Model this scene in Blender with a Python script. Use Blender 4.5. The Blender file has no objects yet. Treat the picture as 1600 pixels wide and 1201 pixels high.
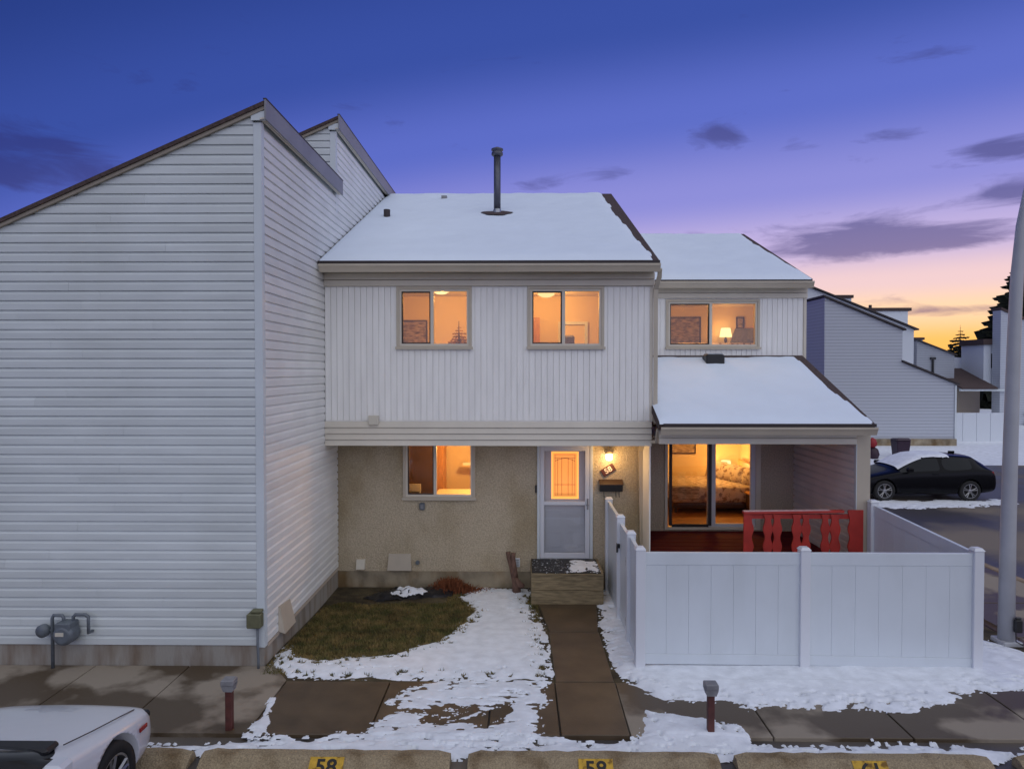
import bpy, bmesh, math, random
import numpy as np
from mathutils import Vector, Matrix
random.seed(7)
R = math.radians
S = bpy.context.scene
C = S.collection

# ------------------------------------------------------------------ camera, sky, sun, exposure
cam = bpy.data.objects.new('camera', bpy.data.cameras.new('camera'))
C.objects.link(cam)
cam.data.sensor_width = 36; cam.data.lens = 24; cam.data.clip_end = 3000; cam.data.clip_start = 0.1
cam.location = (0, 0, 3.92)
cam.rotation_euler = (R(90) - math.atan(21.5/1066.7), 0, math.atan(14/1066.7))
S.camera = cam
S.view_settings.view_transform = 'Standard'; S.view_settings.look = 'None'
S.view_settings.exposure = 0.12; S.view_settings.gamma = 1.0
S.cycles.use_denoising = True
S.cycles.max_bounces = 8; S.cycles.transparent_max_bounces = 12
S.cycles.sample_clamp_indirect = 6

def lin(r, g, b):
    f = lambda c: c/12.92 if c <= 0.04045 else ((c+0.055)/1.055)**2.4
    return (f(r/255), f(g/255), f(b/255), 1)

SUNSET_AZ = R(40)            # to the right of the view axis
def build_world():
    w = bpy.data.worlds.new('World'); S.world = w; w.use_nodes = True
    nt = w.node_tree; N = nt.nodes; L = nt.links; N.clear()
    def n(t, **k):
        o = N.new(t)
        for a, b in k.items(): setattr(o, a, b)
        return o
    def m(op, a, b=None, c=None, clamp=False):
        o = n('ShaderNodeMath', operation=op); o.use_clamp = clamp
        for i, v in enumerate((a, b, c)):
            if v is None: continue
            if isinstance(v, (int, float)): o.inputs[i].default_value = v
            else: L.new(v, o.inputs[i])
        return o.outputs[0]
    tc = n('ShaderNodeTexCoord'); sep = n('ShaderNodeSeparateXYZ'); L.new(tc.outputs['Generated'], sep.inputs[0])
    x, y, z = sep.outputs
    sx, sy = math.sin(SUNSET_AZ), math.cos(SUNSET_AZ)
    h = m('SQRT', m('ADD', m('MULTIPLY', x, x), m('ADD', m('MULTIPLY', y, y), 1e-5)))
    ca = m('DIVIDE', m('ADD', m('MULTIPLY', x, sx), m('MULTIPLY', y, sy)), h)
    one = m('SUBTRACT', 1.0, ca)
    shift = m('MINIMUM', m('MULTIPLY', m('MULTIPLY', one, one), 0.33), 0.26)
    e = m('ADD', m('MAXIMUM', z, 0.0), shift)
    ramp = n('ShaderNodeValToRGB'); cr = ramp.color_ramp; cr.interpolation = 'EASE'
    stops = [(0.0, (246, 172, 58)), (.035, (250, 190, 100)), (.075, (248, 208, 168)), (.115, (230, 196, 200)), (.165, (184, 168, 214)),
             (.24, (132, 132, 207)), (.34, (84, 100, 190)), (.45, (48, 72, 156)), (.62, (30, 54, 128)), (1.0, (24, 46, 112))]
    while len(cr.elements) < len(stops): cr.elements.new(0.5)
    for el, (p, c) in zip(cr.elements, stops): el.position = p; el.color = lin(*c)
    L.new(e, ramp.inputs[0])
    # clouds: direction projected on a high plane, stretched noise
    comb = n('ShaderNodeCombineXYZ'); L.new(m('MULTIPLY', x, 7.0), comb.inputs[0]); L.new(m('MULTIPLY', y, 7.0), comb.inputs[1]); L.new(m('MULTIPLY', z, 30.0), comb.inputs[2])
    no = n('ShaderNodeTexNoise'); no.inputs['Scale'].default_value = 1.0; no.inputs['Detail'].default_value = 8; no.inputs['Roughness'].default_value = 0.6; no.inputs['Distortion'].default_value = .5
    L.new(comb.outputs[0], no.inputs['Vector'])
    def blob(az, el, ra, re, amp):       # a soft bank of cloud at one compass direction and height
        a = m('SUBTRACT', m('ARCTAN2', x, y), R(az)); b = m('SUBTRACT', m('ARCTAN2', z, h), R(el))
        q = m('ADD', m('POWER', m('MULTIPLY', m('ABSOLUTE', a), 1/R(ra)), 2), m('POWER', m('MULTIPLY', m('ABSOLUTE', b), 1/R(re)), 2))
        return m('MULTIPLY', m('EXPONENT', m('MULTIPLY', q, -1)), amp)
    banks = [(26.5, 9.9, 8.5, 1.5, 1.0), (31, 9.0, 5, .8, .5), (35, 14.5, 6, .9, .95), (36, 11.8, 3.2, .8, .85), (16.3, 18.3, 2.4, 1.1, .75), (21.8, 17.0, 2.0, .7, .55), (28, 16.4, 3, .7, .5),
             (7.3, 15.8, 2.6, .6, .5), (1.5, 15.3, 4, .6, .4), (-36, 14.0, 8, 2.6, 1.0), (32.5, 4.2, 4.5, .45, .7), (35, 2.4, 3, .3, .6), (14, 10.7, 3, .6, .5), (28, 22, 9, 2.0, .2), (-28, 22, 8, 2.5, .25)]
    tot = None
    for b in banks:
        v = blob(*b); tot = v if tot is None else m('ADD', tot, v)
    cl = m('ADD', m('MULTIPLY', m('SUBTRACT', no.outputs['Fac'], 0.5), 2.4), m('SUBTRACT', tot, 0.33))
    fac = m('MULTIPLY', m('SMOOTH_MIN', m('MULTIPLY', m('MAXIMUM', cl, 0.0), 1.7), 0.82, 0.2), 1.0, clamp=True)
    ccol = n('ShaderNodeValToRGB'); ce = ccol.color_ramp
    ce.elements[0].position = 0.0; ce.elements[0].color = lin(150, 98, 90); ce.elements[1].position = 0.45; ce.elements[1].color = lin(40, 50, 122)
    k = ce.elements.new(.10); k.color = lin(116, 98, 140); k = ce.elements.new(.2); k.color = lin(78, 76, 138)
    L.new(e, ccol.inputs[0])
    mix = n('ShaderNodeMix', data_type='RGBA'); L.new(fac, mix.inputs[0]); L.new(ramp.outputs[0], mix.inputs[6]); L.new(ccol.outputs[0], mix.inputs[7])
    sky = n('ShaderNodeTexSky', sky_type='NISHITA'); sky.sun_disc = False; sky.sun_elevation = R(-1.5); sky.sun_rotation = SUNSET_AZ
    bg1 = n('ShaderNodeBackground'); L.new(sky.outputs[0], bg1.inputs[0]); bg1.inputs[1].default_value = 0.05
    bg2 = n('ShaderNodeBackground'); L.new(mix.outputs[2], bg2.inputs[0]); bg2.inputs[1].default_value = 1.0
    add = n('ShaderNodeAddShader'); out = n('ShaderNodeOutputWorld')
    L.new(bg1.outputs[0], add.inputs[0]); L.new(bg2.outputs[0], add.inputs[1]); L.new(add.outputs[0], out.inputs[0])
build_world()
sun = bpy.data.objects.new('sun', bpy.data.lights.new('sun', 'SUN')); C.objects.link(sun)
sun.data.energy = 1.5; sun.data.angle = R(110); sun.data.color = (1.0, 1.0, 0.91)
sun.rotation_euler = Vector((-0.24, 0.60, -0.75)).to_track_quat('-Z', 'Y').to_euler()

# ------------------------------------------------------------------ materials
def mat(name, col, rough=.6, var=0, vscale=3, bump=0, bscale=40, metal=0, spec=.5, stretch=None, coat=0, col2=None, detail=4, thresh=None, rough2=None, emit=None, estr=0):
    m = bpy.data.materials.new(name); m.use_nodes = True
    nt = m.node_tree; b = nt.nodes['Principled BSDF']; L = nt.links
    c = tuple(col) + (1,)
    b.inputs['Base Color'].default_value = c; b.inputs['Roughness'].default_value = rough
    b.inputs['Metallic'].default_value = metal; b.inputs['Specular IOR Level'].default_value = spec
    b.inputs['Coat Weight'].default_value = coat
    if emit: b.inputs['Emission Color'].default_value = tuple(emit) + (1,); b.inputs['Emission Strength'].default_value = estr
    geo = nt.nodes.new('ShaderNodeNewGeometry'); vec = geo.outputs['Position']
    if stretch:
        mp = nt.nodes.new('ShaderNodeMapping'); mp.inputs['Scale'].default_value = stretch; L.new(vec, mp.inputs[0]); vec = mp.outputs[0]
    if var or col2:
        no = nt.nodes.new('ShaderNodeTexNoise'); no.inputs['Scale'].default_value = vscale; no.inputs['Detail'].default_value = detail; L.new(vec, no.inputs['Vector'])
        rp = nt.nodes.new('ShaderNodeValToRGB'); L.new(no.outputs['Fac'], rp.inputs[0])
        lo, hi = thresh if thresh else (.3, .7)
        rp.color_ramp.elements[0].position = lo; rp.color_ramp.elements[1].position = hi
        a = tuple(v*(1-var) for v in col); d = tuple(col2) if col2 else tuple(min(1, v*(1+var)) for v in col)
        if col2: a = col
        rp.color_ramp.elements[0].color = tuple(a)+(1,); rp.color_ramp.elements[1].color = tuple(d)+(1,)
        L.new(rp.outputs[0], b.inputs['Base Color'])
        if rough2 is not None:
            mr = nt.nodes.new('ShaderNodeMapRange'); mr.inputs[1].default_value = lo; mr.inputs[2].default_value = hi
            mr.inputs[3].default_value = rough; mr.inputs[4].default_value = rough2
            L.new(no.outputs['Fac'], mr.inputs[0]); L.new(mr.outputs[0], b.inputs['Roughness'])
    if bump:
        n2 = nt.nodes.new('ShaderNodeTexNoise'); n2.inputs['Scale'].default_value = bscale; n2.inputs['Detail'].default_value = 5; L.new(vec, n2.inputs['Vector'])
        bp = nt.nodes.new('ShaderNodeBump'); bp.inputs['Strength'].default_value = bump; bp.inputs['Distance'].default_value = 0.02
        L.new(n2.outputs['Fac'], bp.inputs['Height']); L.new(bp.outputs[0], b.inputs['Normal'])
    return m

def glass_mat(name, tint=(1, 1, 1), refl=.09):
    m = bpy.data.materials.new(name); m.use_nodes = True; nt = m.node_tree; nt.nodes.clear()
    o = nt.nodes.new('ShaderNodeOutputMaterial'); t = nt.nodes.new('ShaderNodeBsdfTransparent'); g = nt.nodes.new('ShaderNodeBsdfGlossy'); x = nt.nodes.new('ShaderNodeMixShader')
    fr = nt.nodes.new('ShaderNodeFresnel'); fr.inputs[0].default_value = 1.3
    ad = nt.nodes.new('ShaderNodeMath'); ad.operation = 'ADD'; ad.use_clamp = True; ad.inputs[1].default_value = refl*.3; nt.links.new(fr.outputs[0], ad.inputs[0])
    t.inputs[0].default_value = tuple(tint)+(1,); g.inputs['Roughness'].default_value = .02
    nt.links.new(ad.outputs[0], x.inputs[0]); nt.links.new(t.outputs[0], x.inputs[1]); nt.links.new(g.outputs[0], x.inputs[2]); nt.links.new(x.outputs[0], o.inputs[0])
    return m

def emit_mat(name, col, s):
    m = bpy.data.materials.new(name); m.use_nodes = True; nt = m.node_tree; nt.nodes.clear()
    o = nt.nodes.new('ShaderNodeOutputMaterial'); e = nt.nodes.new('ShaderNodeEmission'); e.inputs[0].default_value = tuple(col)+(1,); e.inputs[1].default_value = s
    nt.links.new(e.outputs[0], o.inputs[0]); return m

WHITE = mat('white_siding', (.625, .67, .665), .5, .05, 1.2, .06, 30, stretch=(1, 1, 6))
WHITE2 = mat('white_siding_side_lit', (.79, .80, .775), .5, .05, 1.1, .15, 60, stretch=(1, 1.5, 6))  # front siding's copy, lightened: the side wall's extra light is in the colour
TRIM = mat('white_trim', (.62, .675, .69), .45, .04, 2)
VERT = mat('grey_vertical_siding', (.89, .88, .84), .5, .05, 1.5, .05, 30, stretch=(6, 1, 1))
TAN = mat('tan_metal', (.52, .46, .36), .45, .06, 2)
TANL = mat('light_tan_metal', (.66, .61, .51), .45, .05, 2)
TAND = mat('dark_tan', (.30, .26, .20), .55, .1, 4)
STUCCO = mat('stucco', (.50, .42, .295), .9, .20, 40, .9, 40, detail=8)
STUCCO2 = mat('stucco_porch', (.50, .42, .32), .9, .22, 40, .8, 40)
PARGE = mat('parging', (.30, .25, .17), .9, .35, 3, .3, 20)
CONC = mat('foundation_concrete', (.33, .31, .27), .85, 0, 2.2, .3, 25, col2=(.19, .14, .10), stretch=(2.5, 2.5, .5), thresh=(.45, .75))
SHING = mat('brown_shingle', (.075, .05, .045), .9, .35, 30, .6, 60)
DARK = mat('dark_brown_trim', (.035, .025, .025), .6)
FASC = mat('grey_fascia', (.24, .24, .26), .5, .08, 2)
SNOW = mat('snow', (.78, .815, .87), .75, .10, 6, .35, 22)
SNOWR = mat('roof_snow', (.74, .82, .92), .8, .02, 1.5, .10, 6)
SLAB = mat('concrete_slab', (.085, .059, .034), .45, 0, .75, .12, 60, col2=(.29, .245, .19), thresh=(.50, .57), rough2=.85, detail=5)
WETSLAB = mat('wet_concrete_slab', (.088, .060, .034), .46, .3, 2.5, .12, 60, detail=6)
ASPH = mat('asphalt', (.062, .054, .05), .42, 0, .28, .25, 80, col2=(.20, .165, .125), thresh=(.45, .62), rough2=.8)
STOPM = mat('stop_concrete', (.33, .26, .16), .95, .32, 70, 1.0, 45, detail=10)
YEL = mat('yellow_paint', (.55, .33, .03), .7, .2, 20)
BLK = mat('black_paint', (.01, .01, .01), .6)
DIRT = mat('lawn_soil', (.075, .058, .028), .95, .4, 5, .8, 30)
GRASSM = mat('lawn_grass', (.10, .10, .024), .85, 0, 5.0, col2=(.27, .185, .065), detail=8, thresh=(.35, .68))
DEAD = mat('dead_leaves', (.20, .06, .02), .9, .4, 20)
FENCE = mat('white_vinyl', (.65, .70, .735), .35, .03, 1.5)
FENCEJ = mat('white_vinyl_post', (.70, .72, .75), .35, .03, 1.5)
RED = mat('red_paint', (.42, .03, .02), .5, .2, 4)
DECK = mat('dark_red_deck', (.10, .007, .012), .8, .3, 5, stretch=(.5, 6, 1), spec=.12)
WOODG = mat('weathered_step_wood', (.26, .20, .11), .85, .35, 5, .3, 20, stretch=(1, 4, 6))
BROWNP = mat('brown_post_paint', (.09, .025, .02), .6, .3, 10)
GREYB = mat('grey_metal_box', (.22, .22, .23), .5, .2, 10)
GALV = mat('galvanised_steel', (.35, .37, .40), .4, .2, 8, metal=.7)
VENTP = mat('vent_pipe_steel', (.10, .105, .13), .45, .2, 6, metal=.5)
METER = mat('gas_meter_paint', (.13, .15, .17), .45, .15, 12)
OLIVE = mat('olive_box', (.13, .13, .07), .6, .15, 12)
BEIGE = mat('beige_panel', (.48, .42, .33), .6, .05, 5)
CREAM = mat('cream_plastic', (.62, .58, .48), .5)
BLACKP = mat('black_plastic', (.012, .012, .014), .45)
TARP = mat('black_sheet', (.012, .012, .015), .35, .3, 10)
DRIFT = mat('driftwood', (.16, .09, .065), .85, .4, 14, .5, 30, stretch=(4, 4, .8))
MATM = mat('rubber_mat', (.012, .012, .013), .6, 0, 22, .6, 60, col2=(.70, .74, .80), thresh=(.62, .66))
POLE = mat('grey_lamp_pole', (.42, .43, .45), .45, .06, 3)
DOORM = mat('storm_door_white', (.66, .68, .72), .35)
DOORG = mat('grey_entry_door', (.58, .59, .62), .4)
GLASS = glass_mat('window_glass')
SCREEN = glass_mat('screened_glass', (.86, .84, .82))
AMBER = mat('leaded_amber_glass_lit', (.85, .5, .2), .3, emit=(1.0, .30, .028), estr=.85)  # glow put into the pane in place of hall light behind the door
AMBER2 = mat('amber_glass_edge_lit', (.85, .5, .2), .3, emit=(1.0, .42, .06), estr=1.1)  # bead glows a little brighter, same hall light put into its material
LEAD = mat('lead_came', (.10, .05, .02), .5)
BULB = emit_mat('porch_bulb', (1, .78, .42), 14)
RWALL = mat('room_wall', (.70, .56, .34), .8)
RWALL2 = mat('room_wall_cream', (.78, .64, .42), .8)
RCEIL = mat('room_ceiling', (.75, .68, .58), .8)
RFLOOR = mat('room_wood_floor', (.36, .19, .07), .4, .2, 3, stretch=(1, 8, 1))
OAK = mat('oak_cabinet', (.46, .22, .07), .45, .2, 5, stretch=(6, 6, 1))
DWOOD = mat('dark_wood', (.05, .025, .015), .45)
LINEN = mat('linen', (.62, .54, .47), .9, 0, 10, col2=(.22, .15, .13), thresh=(.50, .62))
PLAID = mat('plaid_throw', (.64, .58, .50), .9, 0, 9, col2=(.18, .13, .11), stretch=(1, 4, 3))
GREYF = mat('grey_fabric', (.16, .15, .16), .9, .3, 30)
SHADE = emit_mat('lamp_shade', (1, .66, .26), 1.7)
ART = mat('wall_art', (.52, .40, .28), .8, 0, 7, col2=(.05, .03, .02), stretch=(1, 1, 3))
CARB = mat('black_car_paint', (.004, .004, .006), .16, spec=.14)
CARW = mat('white_car_paint', (.62, .65, .70), .3, coat=.8)
CARG = mat('car_glass', (.010, .012, .015), .08, spec=.22)
TYRE = mat('tyre', (.012, .012, .012), .85)
RIM = mat('alloy_rim', (.30, .30, .31), .3, metal=.8)
REDL = mat('red_lens', (.25, .01, .01), .2)
SPR = mat('spruce_needles', (.018, .022, .012), .9, .4, 3)
BARK = mat('bark', (.05, .03, .02), .9)
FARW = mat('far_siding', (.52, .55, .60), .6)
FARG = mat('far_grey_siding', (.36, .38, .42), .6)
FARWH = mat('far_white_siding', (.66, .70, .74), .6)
def add_stripes(m, pitch=.16, depth=.72):
    nt = m.node_tree; b = nt.nodes['Principled BSDF']; L = nt.links
    g = nt.nodes.new('ShaderNodeNewGeometry'); s = nt.nodes.new('ShaderNodeSeparateXYZ'); L.new(g.outputs['Position'], s.inputs[0])
    d = nt.nodes.new('ShaderNodeMath'); d.operation = 'DIVIDE'; d.inputs[1].default_value = pitch; L.new(s.outputs[2], d.inputs[0])
    f = nt.nodes.new('ShaderNodeMath'); f.operation = 'FRACT'; L.new(d.outputs[0], f.inputs[0])
    r = nt.nodes.new('ShaderNodeValToRGB'); L.new(f.outputs[0], r.inputs[0]); c = b.inputs['Base Color'].default_value
    r.color_ramp.elements[0].position = .0; r.color_ramp.elements[0].color = (c[0]*depth, c[1]*depth, c[2]*depth, 1)
    r.color_ramp.elements[1].position = .3; r.color_ramp.elements[1].color = tuple(c)
    L.new(r.outputs[0], b.inputs['Base Color'])
    bp = nt.nodes.new('ShaderNodeBump'); bp.inputs['Distance'].default_value = .02; L.new(f.outputs[0], bp.inputs['Height']); L.new(bp.outputs[0], b.inputs['Normal'])
for _m in (FARW, FARG): add_stripes(_m)
def add_stain(m, tint, scale, stretch, lo, hi):
    """weather stains: a second, larger noise that tints the base colour"""
    nt = m.node_tree; b = nt.nodes['Principled BSDF']; L = nt.links; src = b.inputs['Base Color']
    mx = nt.nodes.new('ShaderNodeMix'); mx.data_type = 'RGBA'; mx.blend_type = 'MULTIPLY'
    if src.links: L.new(src.links[0].from_socket, mx.inputs[6])
    else: mx.inputs[6].default_value = src.default_value
    mx.inputs[7].default_value = tuple(tint)+(1,)
    g = nt.nodes.new('ShaderNodeNewGeometry'); mp = nt.nodes.new('ShaderNodeMapping'); mp.inputs['Scale'].default_value = stretch; L.new(g.outputs['Position'], mp.inputs[0])
    no = nt.nodes.new('ShaderNodeTexNoise'); no.inputs['Scale'].default_value = scale; no.inputs['Detail'].default_value = 6; L.new(mp.outputs[0], no.inputs['Vector'])
    r = nt.nodes.new('ShaderNodeMapRange'); r.inputs[1].default_value = lo; r.inputs[2].default_value = hi; L.new(no.outputs['Fac'], r.inputs[0])
    L.new(r.outputs[0], mx.inputs[0]); L.new(mx.outputs[2], src)
add_stain(STUCCO, (.70, .66, .56), 1.3, (1, 1, .6), .42, .72)
add_stain(PARGE, (.55, .42, .26), 2.0, (1, 1, .5), .45, .65)
add_stain(CONC, (.62, .50, .38), 1.6, (1.5, 1.5, .35), .5, .7)
add_stain(FENCE, (.93, .93, .92), 1.5, (1.5, 1.5, .4), .45, .75)
add_stain(STOPM, (.55, .48, .40), 3.0, (1, 1, 1), .5, .68)
add_stain(DIRT, (.5, .45, .4), 3.0, (1, 1, 1), .4, .6)
add_stain(GRASSM, (.55, .55, .5), 2.2, (1, 1, 1), .48, .68)
add_stain(YEL, (.35, .30, .25), 14, (1, 1, 1), .5, .62)

PSIDE = mat('porch_siding', (.76, .72, .68), .55, .06, 2)
# ------------------------------------------------------------------ mesh helpers
class MB:
    def __init__(s): s.v = []; s.f = []
    def add(s, vs, fs):
        o = len(s.v); s.v += [tuple(v) for v in vs]; s.f += [tuple(i+o for i in f) for f in fs]; return s
    def box(s, x0, x1, y0, y1, z0, z1):
        return s.add([(x0,y0,z0),(x1,y0,z0),(x1,y1,z0),(x0,y1,z0),(x0,y0,z1),(x1,y0,z1),(x1,y1,z1),(x0,y1,z1)],
                     [(0,3,2,1),(4,5,6,7),(0,1,5,4),(1,2,6,5),(2,3,7,6),(3,0,4,7)])
    def hexa(s, p):     # eight corners, bottom ring then top ring
        return s.add(p, [(0,3,2,1),(4,5,6,7),(0,1,5,4),(1,2,6,5),(2,3,7,6),(3,0,4,7)])
    def prism(s, poly, axis, a, b):    # poly in the two other axes, extruded along axis
        n = len(poly)
        def P(u, w, t): return {'x': (t, u, w), 'y': (u, t, w), 'z': (u, w, t)}[axis]
        vs = [P(u, w, a) for u, w in poly] + [P(u, w, b) for u, w in poly]
        return s.add(vs, [tuple(range(n)), tuple(range(2*n-1, n-1, -1))] + [(i, i+n, (i+1) % n+n, (i+1) % n) for i in range(n)])
    def tube(s, pts, r, n=10, rect=None, cap=True):
        pts = [Vector(p) for p in pts]; rs = r if isinstance(r, (list, tuple)) else [r]*len(pts)
        o = len(s.v); up = None
        for i, p in enumerate(pts):
            t = ((pts[min(i+1, len(pts)-1)]-p).normalized() + (p-pts[max(i-1, 0)]).normalized()).normalized()
            if up is None:
                up = Vector((0, 0, 1)) if abs(t.z) < .9 else Vector((0, 1, 0))
            a = t.cross(up).normalized(); b = a.cross(t).normalized(); up = b
            for k in range(n):
                q = 2*math.pi*(k+(.5 if rect else 0))/n
                ca, sa = math.cos(q), math.sin(q)
                if rect: ca, sa = math.copysign(rect[0], ca), math.copysign(rect[1], sa)
                else: ca *= rs[i]; sa *= rs[i]
                s.v.append(tuple(p + a*ca + b*sa))
        for i in range(len(pts)-1):
            for k in range(n):
                k2 = (k+1) % n
                s.f.append((o+i*n+k, o+i*n+k2, o+(i+1)*n+k2, o+(i+1)*n+k))
        if cap:
            s.f.append(tuple(o+k for k in range(n-1, -1, -1))); s.f.append(tuple(o+(len(pts)-1)*n+k for k in range(n)))
        return s
    def lathe(s, prof, c, axis='z', n=20):    # prof (radius, height)
        o = len(s.v)
        for r, h in prof:
            for k in range(n):
                q = 2*math.pi*k/n; u, w = r*math.cos(q), r*math.sin(q)
                s.v.append({'z': (c[0]+u, c[1]+w, c[2]+h), 'y': (c[0]+u, c[1]+h, c[2]+w), 'x': (c[0]+h, c[1]+u, c[2]+w)}[axis])
        for i in range(len(prof)-1):
            for k in range(n):
                s.f.append((o+i*n+k, o+i*n+(k+1) % n, o+(i+1)*n+(k+1) % n, o+(i+1)*n+k))
        s.f.append(tuple(o+k for k in range(n-1, -1, -1))); s.f.append(tuple(o+(len(prof)-1)*n+k for k in range(n)))
        return s
    def build(s, name, m, parent=None, smooth=False, bevel=0):
        me = bpy.data.meshes.new(name); me.from_pydata(s.v, [], s.f); me.update()
        bm = bmesh.new(); bm.from_mesh(me); bmesh.ops.recalc_face_normals(bm, faces=bm.faces[:])
        if bevel: bmesh.ops.bevel(bm, geom=bm.edges[:], offset=bevel, segments=1, affect='EDGES', profile=.5)
        bm.to_mesh(me); bm.free()
        me.materials.append(m)
        if smooth: me.shade_smooth()
        o = bpy.data.objects.new(name, me); C.objects.link(o)
        if parent is not None: par(o, parent)
        return o
def par(o, p):
    o.parent = p      # every mesh is modelled in world coordinates; only the Empties carry a place
    o.matrix_parent_inverse = Matrix.Translation(-p.location)
def tag(o, label, cat=None, group=None, kind=None):
    o['label'] = label
    if cat: o['category'] = cat
    if group: o['group'] = group
    if kind: o['kind'] = kind
    return o
def thing(name, label, cat, loc=(0, 0, 0), group=None):
    o = bpy.data.objects.new(name, None); C.objects.link(o); o.location = loc; o.empty_display_size = .2
    return tag(o, label, cat, group)
def box(name, m, parent, *a, bevel=0): return MB().box(*a).build(name, m, parent, bevel=bevel)
def struct(o, label=None):
    o['kind'] = 'structure'
    if label: o['label'] = label
    return o

def rects_minus(x0, x1, z0, z1, holes):
    """the pieces of a rectangle left round the holes (x0,x1,z0,z1)"""
    xs = sorted({x0, x1, *[h[i] for h in holes for i in (0, 1) if x0 < h[i] < x1]})
    out = []
    for a, b in zip(xs, xs[1:]):
        cuts = sorted((h[2], h[3]) for h in holes if h[0] < (a+b)/2 < h[1])
        z = z0
        for c, d in cuts:
            if c > z: out.append((a, b, z, min(c, z1)))
            z = max(z, d)
        if z < z1: out.append((a, b, z, z1))
    return out
def wall_y(name, m, parent, x0, x1, z0, z1, holes, y0, y1):
    b = MB()
    for r in rects_minus(x0, x1, z0, z1, holes): b.box(r[0], r[1], y0, y1, r[2], r[3])
    return b.build(name, m, parent)

# value noise for ground covers
def vnoise(x, y, seed=0):
    def h(i, j): 
        n = np.sin(i*127.1 + j*311.7 + seed*74.7)*43758.5453
        return n - np.floor(n)
    i = np.floor(x); j = np.floor(y); fx = x-i; fy = y-j
    fx = fx*fx*(3-2*fx); fy = fy*fy*(3-2*fy)
    return (h(i, j)*(1-fx)+h(i+1, j)*fx)*(1-fy) + (h(i, j+1)*(1-fx)+h(i+1, j+1)*fx)*fy - .5
def fbm(x, y, s, seed=0, oct=4, g=.55):
    t = 0; a = 1
    for k in range(oct): t = t + a*vnoise(x*s, y*s, seed+k*3); s *= 2.1; a *= g
    return t
def sdf(px, py, poly):
    P = np.array(poly); d = np.full(px.shape, 1e9); ins = np.zeros(px.shape, bool)
    for (ax, ay), (bx, by) in zip(P, np.roll(P, -1, 0)):
        ex, ey = bx-ax, by-ay; wx, wy = px-ax, py-ay
        t = np.clip((wx*ex+wy*ey)/(ex*ex+ey*ey+1e-12), 0, 1)
        d = np.minimum(d, np.hypot(wx-ex*t, wy-ey*t))
        c = ((ay <= py) & (by > py)) | ((by <= py) & (ay > py))
        with np.errstate(divide='ignore', invalid='ignore'):
            xx = ax + (py-ay)*(bx-ax)/(by-ay)
        ins ^= c & (px < xx)
    return np.where(ins, d, -d)
def cover(name, m, field, bbox, cell, zf, thick, soft=.13, sink=.012):
    """a sheet of uneven thickness wherever field(x, y) > 0, edges running out into the ground"""
    x0, x1, y0, y1 = bbox; nx = int((x1-x0)/cell)+1; ny = int((y1-y0)/cell)+1
    gx, gy = np.meshgrid(np.linspace(x0, x1, nx), np.linspace(y0, y1, ny))
    f = field(gx, gy)
    hgt = np.where(f > 0, thick*(1-np.exp(-np.maximum(f, 0)/soft)), np.maximum(f*.6, -sink))
    hgt = hgt + np.where(f > 0, 1, 0)*thick*.25*fbm(gx, gy, 3, 11)*np.clip(f/.1, 0, 1)
    z = zf(gx, gy) + hgt
    idx = np.arange(nx*ny).reshape(ny, nx)
    keep = (f[:-1, :-1] > 0) | (f[1:, :-1] > 0) | (f[:-1, 1:] > 0) | (f[1:, 1:] > 0)
    fa = np.stack([idx[:-1, :-1], idx[:-1, 1:], idx[1:, 1:], idx[1:, :-1]], -1)[keep]
    used = np.unique(fa); mp = np.zeros(nx*ny, int); mp[used] = np.arange(len(used))
    v = np.stack([gx.ravel(), gy.ravel(), z.ravel()], -1)[used]
    me = bpy.data.meshes.new(name); me.from_pydata(v.tolist(), [], mp[fa].tolist()); me.update(); me.materials.append(m); me.shade_smooth()
    o = bpy.data.objects.new(name, me); C.objects.link(o); o['kind'] = 'stuff'
    return o

# ------------------------------------------------------------------ ground, lot, sidewalk
def sstep(t): t = np.clip(t, 0, 1); return t*t*(3-2*t)
def z_lawn(x, y): return -.012 - .10*sstep((np.asarray(y)-9.0)/2.6)
def z_lot(x, y): return -.045 - .10*sstep((np.asarray(x)-5.5)/3.5)
def sheet(name, m, xs, ys, zf, hole=None):
    v = [(x, y, float(zf(x, y))) for y in ys for x in xs]; n = len(xs)
    f = [(j*n+i, j*n+i+1, (j+1)*n+i+1, (j+1)*n+i) for j in range(len(ys)-1) for i in range(n-1)]
    if hole: f = [q for q in f if not (hole[0] < sum(v[i][0] for i in q)/4 < hole[1] and hole[2] < sum(v[i][1] for i in q)/4 < hole[3])]
    me = bpy.data.meshes.new(name); me.from_pydata(v, [], f); me.update(); me.materials.append(m)
    o = bpy.data.objects.new(name, me); C.objects.link(o); return struct(o)
sheet('parking_lot', ASPH, [-900, -60, -20, -11, 5.5, 6.2, 6.8, 7.3, 8, 9, 20, 60, 900], [-400, -20, 0, 6, 8.75, 14, 26, 60, 900], z_lot, (-11, 7.3, 8.75, 26))
sheet('lawn_ground', DIRT, [-3.7, -1, 1, 3, 5, 7.25], [8.5, 9, 9.3, 9.6, 10, 10.5, 11, 11.6, 12.7, 14.2], z_lawn)
sw = bpy.data.objects.new('sidewalk', None); C.objects.link(sw); struct(sw, 'grey concrete sidewalk of separate slabs in front of the houses')
JX = [-11.2, -9.8, -8.4, -7.05, -5.66, -4.4, -2.97, -1.65, -.36, .43, 1.18, 2.71, 4.2, 5.67, 7.2, 8.3, 9.3]
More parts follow.
